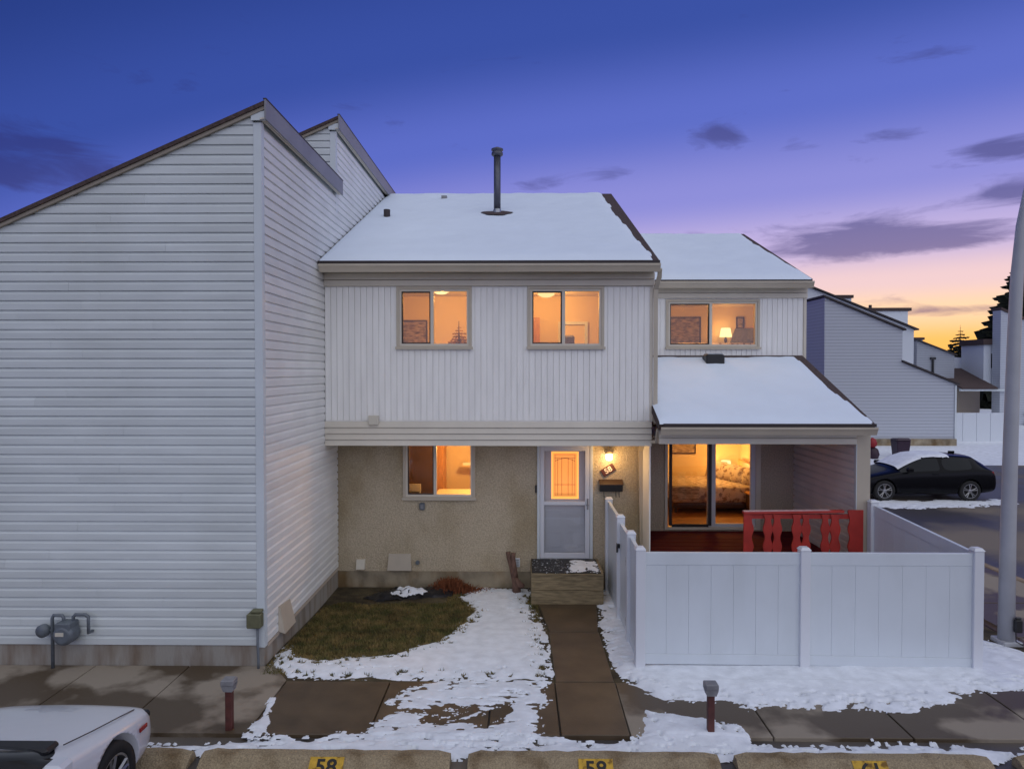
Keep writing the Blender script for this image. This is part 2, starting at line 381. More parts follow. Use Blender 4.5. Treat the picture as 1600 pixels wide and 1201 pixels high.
for a, b in zip(JX, JX[1:]):
    yb = 8.97 if b < -2.9 else 8.55
    if (a, b) == (.43, 1.18): continue
    g = .009
    dz = random.uniform(-.003, .003)
    if b == -2.97:
        MB().prism([(a+g, 7.27), (b-g, 7.27), (b-g, 8.55), (-3.28, 8.95), (a+g, 8.95)], 'z', -.16, dz).build('slab', SLAB, sw)
    else:
        box('slab', WETSLAB if a in (-2.97, -1.65, -.36) else SLAB, sw, a+g, b-g, 7.27, yb-.02, -.16, dz, bevel=.006)
for k, (a, b) in enumerate([(7.27, 8.52), (8.53, 10.30), (10.31, 11.72)]):        # the walk up to the door
    zz = [float(z_lawn(0, y))+.022 for y in (a, b)]
    wl, wr = (.43, 1.18) if k < 2 else (.30, 1.30)
    MB().hexa([(.44, a, -.3), (1.17, a, -.3), (wr, b-.01, -.3), (wl, b-.01, -.3), (.44, a, zz[0]), (1.17, a, zz[0]), (wr, b-.01, zz[1]), (wl, b-.01, zz[1])]).build('slab', WETSLAB, sw, bevel=.005)
for k in range(14):        # sidewalk running back along the road on the right
    box('slab', SLAB, sw, 7.32, 9.28, 8.57+k*1.5, 8.57+k*1.5+1.48, -.2, random.uniform(-.004, .004), bevel=.006)
kb = struct(MB().box(9.30, 9.47, 6.5, 30, -.3, .012).build('kerb', mat('kerb_concrete', (.27, .20, .13), .85, .3, 3, .3, 30), bevel=.02))

# parking stops with painted numbers
def text_mesh(name, txt, size, m, parent, M, depth=.002):
    cu = bpy.data.curves.new(name, 'FONT'); cu.body = txt; cu.size = size; cu.extrude = depth; cu.align_x = 'CENTER'; cu.align_y = 'CENTER'; cu.offset = size*.02
    o = bpy.data.objects.new(name, cu); C.objects.link(o)
    me = bpy.data.meshes.new_from_object(o.evaluated_get(bpy.context.evaluated_depsgraph_get())); bpy.data.objects.remove(o)
    me.transform(M); me.materials.clear(); me.materials.append(m)
    q = bpy.data.objects.new(name, me); C.objects.link(q)
    if parent is not None: par(q, parent)
    return q
def stop(x0, x1, num, nx, label):
    zg = -.05; t = thing('parking_stop', label, 'parking stop', ((x0+x1)/2, 6.75, zg), 'concrete parking stops along the kerb')
    n = max(2, int((x1-x0)/.12)); prof = [(6.60, zg), (6.905, zg), (6.875, .05), (6.855, .07), (6.745, .07), (6.715, .05)]
    b = MB(); o = 0
    for i in range(n+1):
        x = x0+(x1-x0)*i/n; e = .02 if i in (0, n) else 0
        for (y, z) in prof:
            j = random.uniform(-.008, .008); b.v.append((x, y+j+(e if y < 6.75 else -e), z+(random.uniform(-.006, .004)-e if z > 0 else 0)))
        if i:
            for k in range(6): b.f.append(((i-1)*6+k, (i-1)*6+(k+1) % 6, i*6+(k+1) % 6, i*6+k))
    b.f.append(tuple(range(6))); b.f.append(tuple(n*6+k for k in range(5, -1, -1)))
    b.build('concrete_block', STOPM, t)
    if num:
        ang = math.atan2(.10, .115)
        nrm = Vector((0, -.10, .115)).normalized()
        c = Vector((nx, 6.6575, .0)) + nrm*.010
        M = Matrix.Translation(c) @ Matrix.Rotation(math.atan2(.10, .115), 4, 'X')
        p = MB().box(-.17, .17, -.085, .092, -.004, 0).build('yellow_patch', YEL); p.data.transform(M); par(p, t)
        text_mesh('number', num, .19, BLK, p, Matrix.Translation(c+nrm*.002) @ Matrix.Rotation(math.atan2(.10, .115), 4, 'X') @ Matrix.Translation((0, -.005, 0)) @ Matrix.Diagonal((1.15, 1, 1, 1)))
stop(-6.2, -3.33, None, 0, 'concrete parking stop nearest the white car, mostly hidden by it')
stop(-3.22, -.71, '58', -1.93, 'concrete parking stop with yellow number 58, left of the walkway')
stop(-.53, 1.98, '58', .74, 'concrete parking stop with yellow number 58, straight in front of the walkway')
stop(2.15, 4.67, '61', 3.44, 'concrete parking stop with yellow number 61, in front of the fence')
stop(4.95, 7.4, None, 0, 'concrete parking stop cut off by the right edge of the photo')

# ------------------------------------------------------------------ shared house pieces
LAP = [(-.45, .02), (1.0, .06), (1.0, .70), (.35, .86), (.05, 1.02), (-.45, 1.02)]     # dutch lap: (stand-off, height) as shares
def lap_y(parent, m, x0f, x1, z, y, hgt=.127, d=.023):
    """one horizontal siding board on a wall facing the camera; x0f(z) is its left end at height z"""
    b = MB(); n = len(LAP)
    b.v = [(x0f(z+h*hgt), y-o*d, z+h*hgt) for o, h in LAP] + [(x1, y-o*d, z+h*hgt) for o, h in LAP]
    b.f = [tuple(range(n)), tuple(range(2*n-1, n-1, -1))] + [(i, i+n, (i+1) % n+n, (i+1) % n) for i in range(n)]
    b.build('siding_board', m, parent)
def lap_x(parent, m, y0, y1, z, x, side=1, hgt=.127, d=.023):
    b = MB(); n = len(LAP)
    b.v = [(x+side*o*d, y0, z+h*hgt) for o, h in LAP] + [(x+side*o*d, y1, z+h*hgt) for o, h in LAP]
    b.f = [tuple(range(n)), tuple(range(2*n-1, n-1, -1))] + [(i, i+n, (i+1) % n+n, (i+1) % n) for i in range(n)]
    b.build('siding_board', m, parent)
def window(parent, x0, x1, z0, z1, y, split=.47, trim=.05, sill=True):
    """slider window in a wall whose face is at y; trim proud of the wall"""
    t = trim; w = MB()
    w.box(x0, x1, y-.035, y+.02, z1-t, z1).box(x0, x0+t, y-.035, y+.02, z0+t, z1-t).box(x1-t, x1, y-.035, y+.02, z0+t, z1-t).box(x0, x1, y-.035, y+.02, z0, z0+t)
    o = w.build('window', TAN, parent, bevel=.004)
    a, b, c, d = x0+t, x1-t, z0+t, z1-t; q = .035
    f = MB().box(a, b, y-.015, y+.08, d-q, d).box(a, b, y-.015, y+.08, c, c+q).box(a, a+q, y-.015, y+.08, c+q, d-q).box(b-q, b, y-.015, y+.08, c+q, d-q)
    f.build('frame', TANL, o)
    mx = a+(b-a)*split
    box('mullion', TANL, o, mx-.027, mx+.027, y-.012, y+.075, c+q, d-q)
    s = MB(); s.box(a+q, mx-.027, y+.012, y+.05, c+q, c+q+.022).box(a+q, mx-.027, y+.012, y+.05, d-q-.022, d-q).box(a+q, a+q+.022, y+.012, y+.05, c+q+.022, d-q-.022).box(mx-.049, mx-.027, y+.012, y+.05, c+q+.022, d-q-.022)
    s.build('screen_frame', DARK, o)
    box('pane', SCREEN, o, a+q+.022, mx-.049, y+.028, y+.032, c+q+.022, d-q-.022)
    box('pane', GLASS, o, mx+.027, b-q, y+.040, y+.044, c+q, d-q)
    if sill: box('sill', TAN, o, x0-.015, x1+.02, y-.06, y-.036, z0-.012, z0+.032)
    return o
def room(parent, x0, x1, y0, y1, z0, z1, wm=RWALL, side=None):
    t = .04
    box('room_back_wall', wm, parent, x0, x1, y1, y1+t, z0, z1)
    box('room_side_wall', side or wm, parent, x0-t, x0, y0, y1+t, z0, z1)
    box('room_side_wall', side or wm, parent, x1, x1+t, y0, y1+t, z0, z1)
    box('room_floor', RFLOOR, parent, x0-t, x1+t, y0, y1+t, z0-t, z0)
    box('room_ceiling', RCEIL, parent, x0-t, x1+t, y0, y1+t, z1, z1+t)
def lamp(name, loc, e, col=(1, .50, .13), r=.08):
    l = bpy.data.objects.new(name, bpy.data.lights.new(name, 'POINT')); C.objects.link(l); l.location = loc
    l.data.energy = e; l.data.color = col; l.data.shadow_soft_size = r; return l
def gutter(parent, x0, x1, y, z, m=TAN):
    MB().prism([(y+.12, z-.13), (y+.045, z-.13), (y+.02, z-.07), (y-.005, z-.03), (y-.005, z), (y+.012, z), (y+.035, z-.06), (y+.055, z-.11), (y+.12, z-.11)], 'x', x0, x1).build('gutter', m, parent)

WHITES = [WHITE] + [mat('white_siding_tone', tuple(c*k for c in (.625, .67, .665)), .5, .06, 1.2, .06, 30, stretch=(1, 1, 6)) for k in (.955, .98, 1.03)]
WHITES2 = [WHITE2] + [mat('white_siding_side_lit_tone', tuple(c*k for c in (.79, .80, .775)), .5, .06, 1.1, .15, 60, stretch=(1, 1.5, 6)) for k in (.96, .985, 1.025)]
for _m in WHITES + WHITES2: add_stain(_m, (.92, .915, .90), .8, (1, 1, .25), .45, .75)
# ------------------------------------------------------------------ left townhouse (white lap siding, sheds)
LH = thing('townhouse', 'white lap sided townhouse with steep shed roofs on the left, gas meter on its front', 'house', (-6.5, 10, 0))
XW = -3.42; SL = .433
r1 = lambda x: 7.43 - SL*(-3.32-x)         # top of the first shed roof
r2 = lambda x: 8.57 - SL*(-3.32-x)
b = MB(); b.prism([(-11, 0), (XW-.03, 0), (XW-.03, 7.28), (-11, 4.0)], 'y', 8.99, 12.58); b.build('wall_core', WHITE, LH)
b = MB(); b.prism([(-11, 0), (XW-.03, 0), (XW-.03, 8.42), (-11, 5.14)], 'y', 12.60, 18.5); b.build('wall_core', WHITE, LH)
MB().box(-11, XW+.006, 8.962, 8.985, -.2, .268).build('foundation', CONC, LH)
MB().box(XW-.02, XW+.008, 8.99, 12.66, -.25, .262).build('foundation', CONC, LH)
k = 0; z = .27
while z < 7.16:
    lf = lambda q: min(XW-.09, max(-11, -3.32-(7.33-q)/SL)); ce = XW-.085
    cut = random.uniform(-8.5, -4.3)
    if cut-.4 > lf(z) and cut-.4 > lf(z+.13):
        lap_y(LH, random.choice(WHITES), lf, cut-.001, z, 8.97+random.uniform(-.0012, .0012)); lap_y(LH, random.choice(WHITES), lambda q: cut+.001, ce, z, 8.97+random.uniform(-.0012, .0012))
    else: lap_y(LH, random.choice(WHITES), lf, ce, z, 8.97)
    z += .127
z = .27
while z < 7.1:
    y1 = 12.60 if z < 5.9 else 18.3
    lap_x(LH, random.choice(WHITES2), 9.045, y1, z, XW); z += .127
while z < 8.25:
    lap_x(LH, WHITE2, 12.66, 18.3, z, XW); z += .127
z = 6.1
while z < 8.3:
    lap_y(LH, WHITE, lambda q: min(XW-.09, max(-9, -3.32-(8.47-q)/SL)), XW-.085, z, 12.58); z += .127
box('corner_trim', TRIM, LH, XW-.083, XW+.022, 8.948, 8.98, .25, 7.16)
box('corner_trim', TRIM, LH, XW-.01, XW+.022, 8.981, 9.043, .25, 7.18)
box('corner_trim', TRIM, LH, XW-.083, XW+.022, 12.558, 12.59, 6.8, 8.30)
box('corner_trim', TRIM, LH, XW-.01, XW+.022, 12.591, 12.658, 6.8, 8.32)
box('starter_strip', mat('tan_starter', (.50, .42, .34), .6), LH, XW+.010, XW+.03, 9.05, 12.6, .225, .262)
for (rf, ya, yb, ye) in ((r1, 8.885, 12.56, 12.72), (r2, 12.49, 18.6, 18.6)):
    MB().prism([(-3.335, rf(-3.335)), (-11.5, rf(-11.5)), (-11.5, rf(-11.5)-.055), (-3.335, rf(-3.335)-.055)], 'y', ya, yb).build('roof', SHING, LH)
    MB().prism([(-3.335, rf(-3.335)-.057), (-11.5, rf(-11.5)-.057), (-11.5, rf(-11.5)-.105), (-3.335, rf(-3.335)-.105)], 'y', ya+.02, ya+.06).build('rake_board', TAND, LH)
    zt = rf(-3.32)
    box('fascia', FASC, LH, -3.330, -3.308, ya-.005, ye, zt-.25, zt+.006)
    box('fascia_cap', DARK, LH, -3.345, -3.302, ya-.008, ye, zt+.007, zt+.022)
    for q in range(2): box('soffit_strip', TANL, LH, XW+.024+q*.036, XW+.056+q*.036, ya+.01, ye, zt-.245+.004*q, zt-.225+.004*q)
    MB().prism([(XW-.10, zt-.25), (-3.331, zt-.25), (-3.331, zt-.125), (XW-.10, zt-.165)], 'y', ya+.03, ya+.05).build('fascia_return', TRIM, LH)
# side access panel
MB().hexa([(XW+.022, 9.45, .27), (XW+.11, 9.47, .23), (XW+.11, 9.93, .23), (XW+.022, 9.97, .27), (XW+.022, 9.45, .62), (XW+.035, 9.47, .62), (XW+.035, 9.90, .58), (XW+.022, 9.92, .58)]).build('vent_hood', BEIGE, LH)

# gas meter and meter box stand on that wall
gm = thing('gas_meter', 'dark grey gas meter with bent pipes on the left house front', 'gas meter', (-6.0, 8.85, 0))
b = MB(); cx, cz = -5.97, .47
b.lathe([(.10, -.11), (.135, -.08), (.135, .08), (.10, .11)], (cx, 8.83, cz), 'y', 18)
b.box(cx-.10, cx+.10, 8.73, 8.93, cz+.05, cz+.16); b.build('meter_body', METER, gm, bevel=.01)
MB().tube([(-6.18, 8.86, .0), (-6.18, 8.86, .66), (-6.16, 8.86, .70), (-6.05, 8.86, .70), (-6.03, 8.86, .67), (-6.03, 8.86, .58)], .022, 8).build('inlet_pipe', METER, gm, True)
MB().tube([(-5.90, 8.86, .58), (-5.90, 8.86, .68), (-5.87, 8.86, .71), (-5.74, 8.86, .71), (-5.70, 8.86, .68), (-5.70, 8.86, .47), (-5.70, 8.98, .46)], .022, 8).build('outlet_pipe', METER, gm, True)
MB().lathe([(.03, -.05), (.085, -.03), (.085, .03), (.03, .06)], (-6.29, 8.84, .50), 'y', 16).build('regulator', METER, gm, True)
MB().tube([(-6.34, 8.84, .5), (-6.18, 8.86, .5)], .015, 8).build('regulator_pipe', METER, gm)
box('meter_dial', CREAM, gm, cx-.08, cx+.03, 8.715, 8.73, cz+.0, cz+.05)
mb = thing('meter_box', 'olive green electrical box on the white house corner above a conduit', 'electrical box', (-3.5, 8.9, 0))
MB().box(-3.60, -3.41, 8.83, 8.948, .54, .73).build('box_body', OLIVE, mb, bevel=.012)
MB().box(-3.55, -3.41, 8.85, 8.946, .735, .775).build('box_cap', OLIVE, mb, bevel=.01)
MB().tube([(-3.475, 8.90, .54), (-3.475, 8.90, .3), (-3.46, 8.88, .1), (-3.46, 8.88, -.01)], .018, 8).build('conduit', METER, mb, True)

# ------------------------------------------------------------------ centre townhouse
CH = thing('townhouse', 'beige stucco townhouse in the middle with two lit upstairs windows and a white door', 'house', (-.5, 14, -.1))
YU, YL = 11.80, 12.63; XR = 2.26; XL = XW+.02
WA = (-2.15, -.85, 4.30, 5.372); WB_ = (.11, 1.43, 4.30, 5.372); WK = (-2.19, -.85, 1.535, 2.615)
HOLES_U = [tuple((w[0]+.03, w[1]-.03, w[2]+.03, w[3]-.03)) for w in (WA, WB_)]
wall_y('upper_wall', VERT, CH, XL, XR, 3.03, 5.62, HOLES_U, YU+.012, YU+.10)
x = XL+.01; i = 0
while x < XR-.02:
    w = .104
    for r in rects_minus(x, min(x+w-.009, XR-.05), 3.06, 5.37, HOLES_U):
        if r[1]-r[0] > .008 and r[3]-r[2] > .01: box('siding_board', VERT, CH, r[0], r[1], YU-.006, YU+.013, r[2], r[3])
    x += w
box('corner_trim', TANL, CH, XR-.045, XR+.01, YU-.02, YU+.1, 3.05, 5.37)
for (a, c) in ((5.375, 5.478), (5.486, 5.60)): box('frieze_board', TANL, CH, XL, XR+.03, YU-.06, YU+.011, a, c, bevel=.006)
for q in range(4): MB().hexa([(XL-.0, YU-.045, 2.625+q*.105), (XR-.01, YU-.045, 2.625+q*.105), (XR-.01, YU+.10, 2.625+q*.105), (XL, YU+.10, 2.625+q*.105), (XL, YU-.025, 2.722+q*.105), (XR-.01, YU-.025, 2.722+q*.105), (XR-.01, YU+.10, 2.722+q*.105), (XL, YU+.10, 2.722+q*.105)]).build('band_board', TANL, CH)
box('overhang_soffit', TANL, CH, XL, XR-.01, YU+.10, YL+.02, 2.63, 2.66)
window(CH, *WA, YU); window(CH, *WB_, YU)
gutter(CH, XL+.03, XR+.05, YU-.46, 5.695)
box('eave_soffit', TANL, CH, XL, XR+.02, YU-.31, YU, 5.605, 5.622)
ms = (8.46-5.74)/(17.6-11.36)
MB().prism([(11.44, 5.75), (17.6, 8.445), (24, 5.65), (24, 5.55), (17.6, 8.335), (11.48, 5.65)], 'x', XL, 2.31).build('roof', SHING, CH)
MB().prism([(11.438, 5.755), (11.40, 5.755), (11.40, 5.70), (11.438, 5.70)], 'x', XL, 2.31).build('drip_edge', DARK, CH)
box('side_wall', VERT, CH, XR-.02, XR, YU+.1, 24, -.2, 5.6)
MB().prism([(YU+.1, 5.6), (17.6, 8.3), (23.5, 5.6)], 'x', XR-.02, XR).build('gable_wall', VERT, CH)
box('back_wall', VERT, CH, XL, XR, 23.4, 23.5, -.2, 5.6)
# stucco front with openings
DX0, DX1, DZ0, DZ1 = .30, 1.33, .43, 2.64
wall_y('stucco_wall', STUCCO, CH, XW-.04, XR+.05, .19, 2.66, [(WK[0]+.03, WK[1]-.03, WK[2]+.03, 2.7), (DX0+.03, DX1-.03, -.3, 2.7)], YL, YL+.12)
wall_y('parging', PARGE, CH, XW-.04, XR+.05, -.25, .19, [(DX0+.03, DX1-.03, -.3, 2.7)], YL-.012, YL+.12)
window(CH, WK[0], WK[1], WK[2], 2.66, YL, split=.44)
box('downspout_wall', STUCCO2, CH, XR+.03, XR+.05, YL+.13, 14.0, -.2, 2.7)
box('party_wall', STUCCO2, CH, XW-.02, XW+.075, YL+.121, 23.4, -.25, 5.6)
box('floor_slab', CONC, CH, XL+.08, XR, YL+.121, 23.3, -.25, .40)
# storm door and entry door
d = MB(); y = YL
d.box(DX0, DX0+.05, y-.045, y+.10, DZ0, DZ1).box(DX1-.055, DX1, y-.045, y+.10, DZ0, DZ1).box(DX0+.05, DX1-.055, y-.045, y+.10, 2.545, DZ1).box(DX0, DX1, y-.07, y+.10, DZ0-.05, DZ0-.001)
dj = d.build('door_frame', TRIM, CH, bevel=.004)
a, c = DX0+.055, DX1-.06
s = MB().box(a, a+.075, y-.04, y-.005, .445, 2.535).box(c-.085, c, y-.04, y-.005, .445, 2.535).box(a+.075, c-.085, y-.04, y-.005, 2.44, 2.535).box(a+.075, c-.085, y-.04, y-.005, .445, .55).box(a+.075, c-.085, y-.04, y-.005, 1.435, 1.505)
sd = s.build('storm_door', DOORM, CH, bevel=.005)
box('glass_pane', GLASS, sd, a+.075, c-.085, y-.024, y-.020, 1.506, 2.44)
box('glass_pane', GLASS, sd, a+.075, c-.085, y-.024, y-.020, .55, 1.434)
MB().box(c-.05, c-.025, y-.06, y-.04, 1.36, 1.56).box(c-.065, c-.02, y-.075, y-.06, 1.43, 1.455).build('door_handle', GREYB, sd)
ed = wall_y('entry_door', DOORG, CH, DX0+.05, DX1-.055, .43, 2.55, [(.565, 1.075, 1.535, 2.42)], y+.055, y+.10)
b = MB()
for (x0, x1) in ((.47, .76), (.86, 1.13)):
    for (z0, z1) in ((.62, .92), (1.0, 1.32)):
        b.box(x0, x1, y+.045, y+.054, z0, z0+.02).box(x0, x1, y+.045, y+.054, z1-.02, z1).box(x0, x0+.02, y+.045, y+.054, z0+.02, z1-.02).box(x1-.02, x1, y+.045, y+.054, z0+.02, z1-.02)
b.build('moulding', DOORG, ed)
box('leaded_glass', AMBER, ed, .565, 1.075, y+.07, y+.078, 1.535, 2.42)
b = MB().box(.565, 1.075, y+.060, y+.066, 2.39, 2.42).box(.565, 1.075, y+.060, y+.066, 1.535, 1.565).box(.565, .595, y+.060, y+.066, 1.565, 2.39).box(1.045, 1.075, y+.060, y+.066, 1.565, 2.39)
b.build('glass_bead', AMBER2, ed)
b = MB()
for xx in (.635, .685, .76, .88, .955, 1.005): b.box(xx-.003, xx+.003, y+.064, y+.069, 1.60, 2.30 if .64 < xx < 1.0 else 2.36)
for zz in (1.60, 1.63, 2.30, 2.36, 1.80): b.box(.625, 1.015, y+.0635, y+.0685, zz-.003, zz+.003)
arc = [(.635+.37*t, y+.0655, 2.24+.05*math.sin(math.pi*t)) for t in [i/12 for i in range(13)]]
b.tube(arc, .004, 6); b.build('lead_lines', LEAD, ed)
MB().lathe([(.025, -.05), (.03, -.02), (.02, 0)], (1.215, y+.05, 1.33), 'y', 12).lathe([(.03, -.025), (.03, 0)], (1.215, y+.05, 1.24), 'y', 12).build('door_knob', BLACKP, ed)
box('doorbell', BLACKP, CH, .262, .292, y-.03, y, 1.66, 1.80)
# things on the stucco
box('dryer_vent', CREAM, CH, -2.63, -2.455, YU-.09, YU-.046, 2.985, 3.15, bevel=.01)
MB().hexa([(-3.06, YL-.09, .24), (-2.90, YL-.09, .24), (-2.90, YL, .24), (-3.06, YL, .24), (-3.06, YL-.03, .41), (-2.90, YL-.03, .41), (-2.90, YL, .41), (-3.06, YL, .41)]).build('vent_hood', CREAM, CH)
MB().hexa([(-2.48, YL-.07, .215), (-2.03, YL-.07, .215), (-2.03, YL, .215), (-2.48, YL, .215), (-2.46, YL-.02, .515), (-2.05, YL-.02, .515), (-2.05, YL, .515), (-2.46, YL, .515)]).build('access_panel', BEIGE, CH)
MB().lathe([(.035, -.06), (.04, -.02), (.03, 0)], (-1.92, YL, .36), 'y', 12).build('hose_bib', METER, CH)
MB().box(-1.885, -1.785, YL-.06, YL, 1.34, 1.47).build('switch_box', METER, CH, bevel=.012)
box('switch_plate', GREYB, CH, -1.86, -1.81, YL-.068, YL-.061, 1.37, 1.44)
ob = MB().box(-.142, -.02, YL-.03, YL, .28, .445).build('outlet_cover', FARWH, CH, bevel=.005)
b = MB()
for q in range(4): b.box(-.125, -.037, YL-.036, YL-.0305, .305+q*.034, .318+q*.034)
b.build('louvre', GREYB, ob)
# porch lamp, plaque, mailbox
pl = thing('wall_lamp', 'lit porch lamp on stucco right of the front door', 'lamp', (1.62, YL, 2.3))
MB().lathe([(.03, .16), (.085, .15), (.075, .08), (.065, .06)], (1.62, YL-.10, 2.33), 'z', 14).build('lamp_cap', TAND, pl, True)
MB().lathe([(.045, -.05), (.058, -.02), (.06, .06)], (1.62, YL-.10, 2.33), 'z', 14).build('glass_shade', BULB, pl, True)
MB().box(1.59, 1.65, YL-.10, YL, 2.42, 2.47).build('bracket', TAND, pl)
lamp('porch_lamp_light', (1.62, YL-.22, 2.30), 7, (1, .55, .18), .06)
pq = thing('number_plaque', 'tilted brown house number plaque reading 58', 'sign', (1.61, YL-.02, 2.08))
M = Matrix.Translation((1.612, YL-.015, 2.085)) @ Matrix.Rotation(R(-32), 4, 'Y')
p = MB().box(-.13, .13, -.02, .013, -.07, .07).build('plaque_board', BROWNP, bevel=.006); p.data.transform(M); par(p, pq)
text_mesh('digits', '58', .135, mat('plaque_digits', (.75, .68, .6), .5), pq, M @ Matrix.Translation((0, -.023, 0)) @ Matrix.Rotation(R(90), 4, 'X') @ Matrix.Diagonal((1.1, 1, 1, 1)), .003)
mx = thing('mailbox', 'black wall mailbox with hooks below the number plaque', 'mailbox', (1.66, YL, 1.7))
MB().hexa([(1.45, YL-.11, 1.70), (1.87, YL-.11, 1.70), (1.87, YL, 1.70), (1.45, YL, 1.70), (1.45, YL-.13, 1.83), (1.87, YL-.13, 1.83), (1.87, YL, 1.89), (1.45, YL, 1.89)]).build('box_body', BLACKP, mx, bevel=.006)
MB().hexa([(1.44, YL-.145, 1.825), (1.88, YL-.145, 1.825), (1.88, YL, 1.893), (1.44, YL, 1.893), (1.44, YL-.145, 1.838), (1.88, YL-.145, 1.838), (1.88, YL, 1.91), (1.44, YL, 1.91)]).build('lid', DWOOD, mx)
for hx in (1.53, 1.75, 1.81): MB().tube([(hx, YL-.06, 1.71), (hx, YL-.06, 1.61), (hx, YL-.09, 1.595), (hx, YL-.10, 1.62)], .006, 6).build('hook', BLACKP, mx)
# roof furniture
MB().lathe([(.13, -.02), (.085, .18), (.08, .2)], (-.52, 15.0, 7.25), 'z', 16).build('flue_flashing', GALV, CH, True)
ch = MB().lathe([(.075, 0), (.075, 1.36)], (-.52, 15.0, 7.3), 'z', 16).build('flue_pipe', VENTP, CH, True)
MB().lathe([(.10, 0), (.125, .02), (.125, .07), (.105, .08), (.105, .11), (.13, .12), (.13, .15), (.04, .19)], (-.52, 15.0, 8.60), 'z', 18).build('flue_cap', VENTP, CH, True)
MB().lathe([(.07, -.1), (.07, .27)], (-2.86, 14.6, 7.08), 'z', 12).build('plumbing_vent', DARK, CH)
MB().box(-1.93, -1.80, 16.6, 16.75, 7.95, 8.16).build('roof_vent', GREYB, CH)
# downspouts
def spout(parent, pts): MB().tube(pts, .04, 4, rect=(.036, .028)).build('downspout', TAN, parent)
spout(CH, [(XR+.06, 11.47, 5.62), (XR+.07, 11.55, 5.50), (XR+.05, 11.76, 5.32), (XR+.05, 11.76, 3.10), (XR+.05, 11.70, 3.02)])
spout(CH, [(2.30, 11.40, 2.94), (2.30, 11.55, 2.72), (2.20, 12.35, 2.62), (2.20, 12.56, 2.45), (2.23, 12.56, .55), (2.20, 12.50, .40), (1.95, 12.35, .28)])

# doorstep
st = thing('doorstep', 'wooden box doorstep with a snowy black mat in front of the white door', 'step', (.8, 12, -.1))
for q in range(2): MB().box(.18, 1.42, 11.66, 11.70, -.12+q*.27, .145+q*.27).build('riser_board', WOODG, st, bevel=.006)
for (a, c) in ((.18, .22), (1.38, 1.42)): MB().box(a, c, 11.701, 12.60, -.12, .415).build('side_board', WOODG, st)
MB().box(.18, 1.42, 11.64, 12.55, .416, .448).build('tread', WOODG, st, bevel=.004)
MB().box(.19, 1.37, 11.65, 12.50, .449, .462).build('rubber_mat', MATM, st)
# driftwood post
dw = thing('driftwood_stump', 'forked reddish driftwood stump leaning on the stucco beside the doorstep', 'driftwood', (-.15, 12.4, -.11))
MB().tube([(-.07, 12.33, -.13), (-.10, 12.36, .1), (-.17, 12.42, .35), (-.22, 12.45, .50), (-.235, 12.46, .60)], [.085, .065, .05, .042, .045], 9).build('trunk', DRIFT, dw, True)
MB().tube([(-.10, 12.36, .12), (-.13, 12.38, .38), (-.14, 12.40, .52), (-.135, 12.41, .595)], [.06, .048, .04, .045], 9).build('branch', DRIFT, dw, True)
MB().tube([(-.10, 12.33, .14), (-.02, 12.27, .05), (.06, 12.25, .03)], [.05, .06, .035], 8).build('root', DRIFT, dw, True)

# ------------------------------------------------------------------ right townhouse with covered porch
RH = thing('townhouse', 'right hand townhouse with one upstairs window over a snowy porch roof', 'house', (4.2, 14, -.1))
Y2 = 14.06; YP = 14.0; X0, X1 = XR+.06, 5.82
WC = (2.97, 4.88, 4.37, 5.375)
HC = [(WC[0]+.03, WC[1]-.03, WC[2]+.03, WC[3]-.03)]
wall_y('upper_wall', VERT, RH, X0, X1, 4.1, 5.62, HC, Y2+.012, Y2+.1)
x = X0+.43
while x < X1-.02:
    for r in rects_minus(x, min(x+.095, X1-.05), 4.12, 5.40, HC):
        if r[1]-r[0] > .008 and r[3]-r[2] > .01: box('siding_board', VERT, RH, r[0], r[1], Y2-.006, Y2+.013, r[2], r[3])
    x += .104
box('corner_trim', TANL, RH, X1-.045, X1+.01, Y2-.02, Y2+.1, 4.1, 5.40)
for (a, c) in ((5.40, 5.50), (5.508, 5.61)): box('frieze_board', TANL, RH, X0, X1+.02, Y2-.05, Y2+.011, a, c, bevel=.006)
window(RH, *WC, Y2, split=.478)
gutter(RH, X0, X1-.01, 13.62, 5.695)
box('eave_soffit', TANL, RH, X0, X1+.02, 13.83, Y2, 5.611, 5.628)
MB().prism([(13.745, 5.75), (18.0, 7.49), (22.5, 5.65), (22.5, 5.55), (18.0, 7.38), (13.78, 5.65)], 'x', X0-.3, 5.825).build('roof', SHING, RH)
box('side_wall', VERT, RH, X1-.02, X1, Y2+.1, 22.2, -.2, 5.6); MB().prism([(Y2+.1, 5.6), (18, 7.33), (22.2, 5.6)], 'x', X1-.02, X1).build('gable_wall', VERT, RH)
box('back_wall', VERT, RH, X0, X1, 22.1, 22.2, -.2, 5.6)
# porch roof, beam, column, side wall
MB().prism([(11.14, 3.055), (14.06, 4.235), (14.06, 4.12), (11.18, 2.955)], 'x', X0-.07, 5.755).build('porch_roof', SHING, RH)
MB().prism([(11.138, 3.06), (11.10, 3.06), (11.10, 3.01), (11.138, 3.01)], 'x', X0, 5.755).build('drip_edge', DARK, RH)
gutter(RH, XR-.0, 5.735, 11.01, 3.01)
for (a, c) in ((2.70, 2.80), (2.806, 2.925)): box('beam_board', TANL, RH, X0-.02, 5.57, 11.36, 11.42, a, c, bevel=.005)
box('porch_ceiling', TANL, RH, X0, 5.60, 11.43, 14.0, 2.76, 2.78)
box('column', TAN, RH, 5.575, 5.80, 11.375, 11.44, -.1, 2.92, bevel=.005)
box('column_trim', TRIM, RH, 5.562, 5.574, 11.37, 11.44, -.1, 2.70)
box('porch_side_wall', TANL, RH, 5.602, 5.80, 11.441, 14.0, -.1, 2.92)
MB().prism([(11.44, 2.93), (11.44, 3.03), (14.0, 4.07), (14.0, 2.93)], 'x', 5.60, 5.80).build('porch_gable', VERT, RH)
z = .5
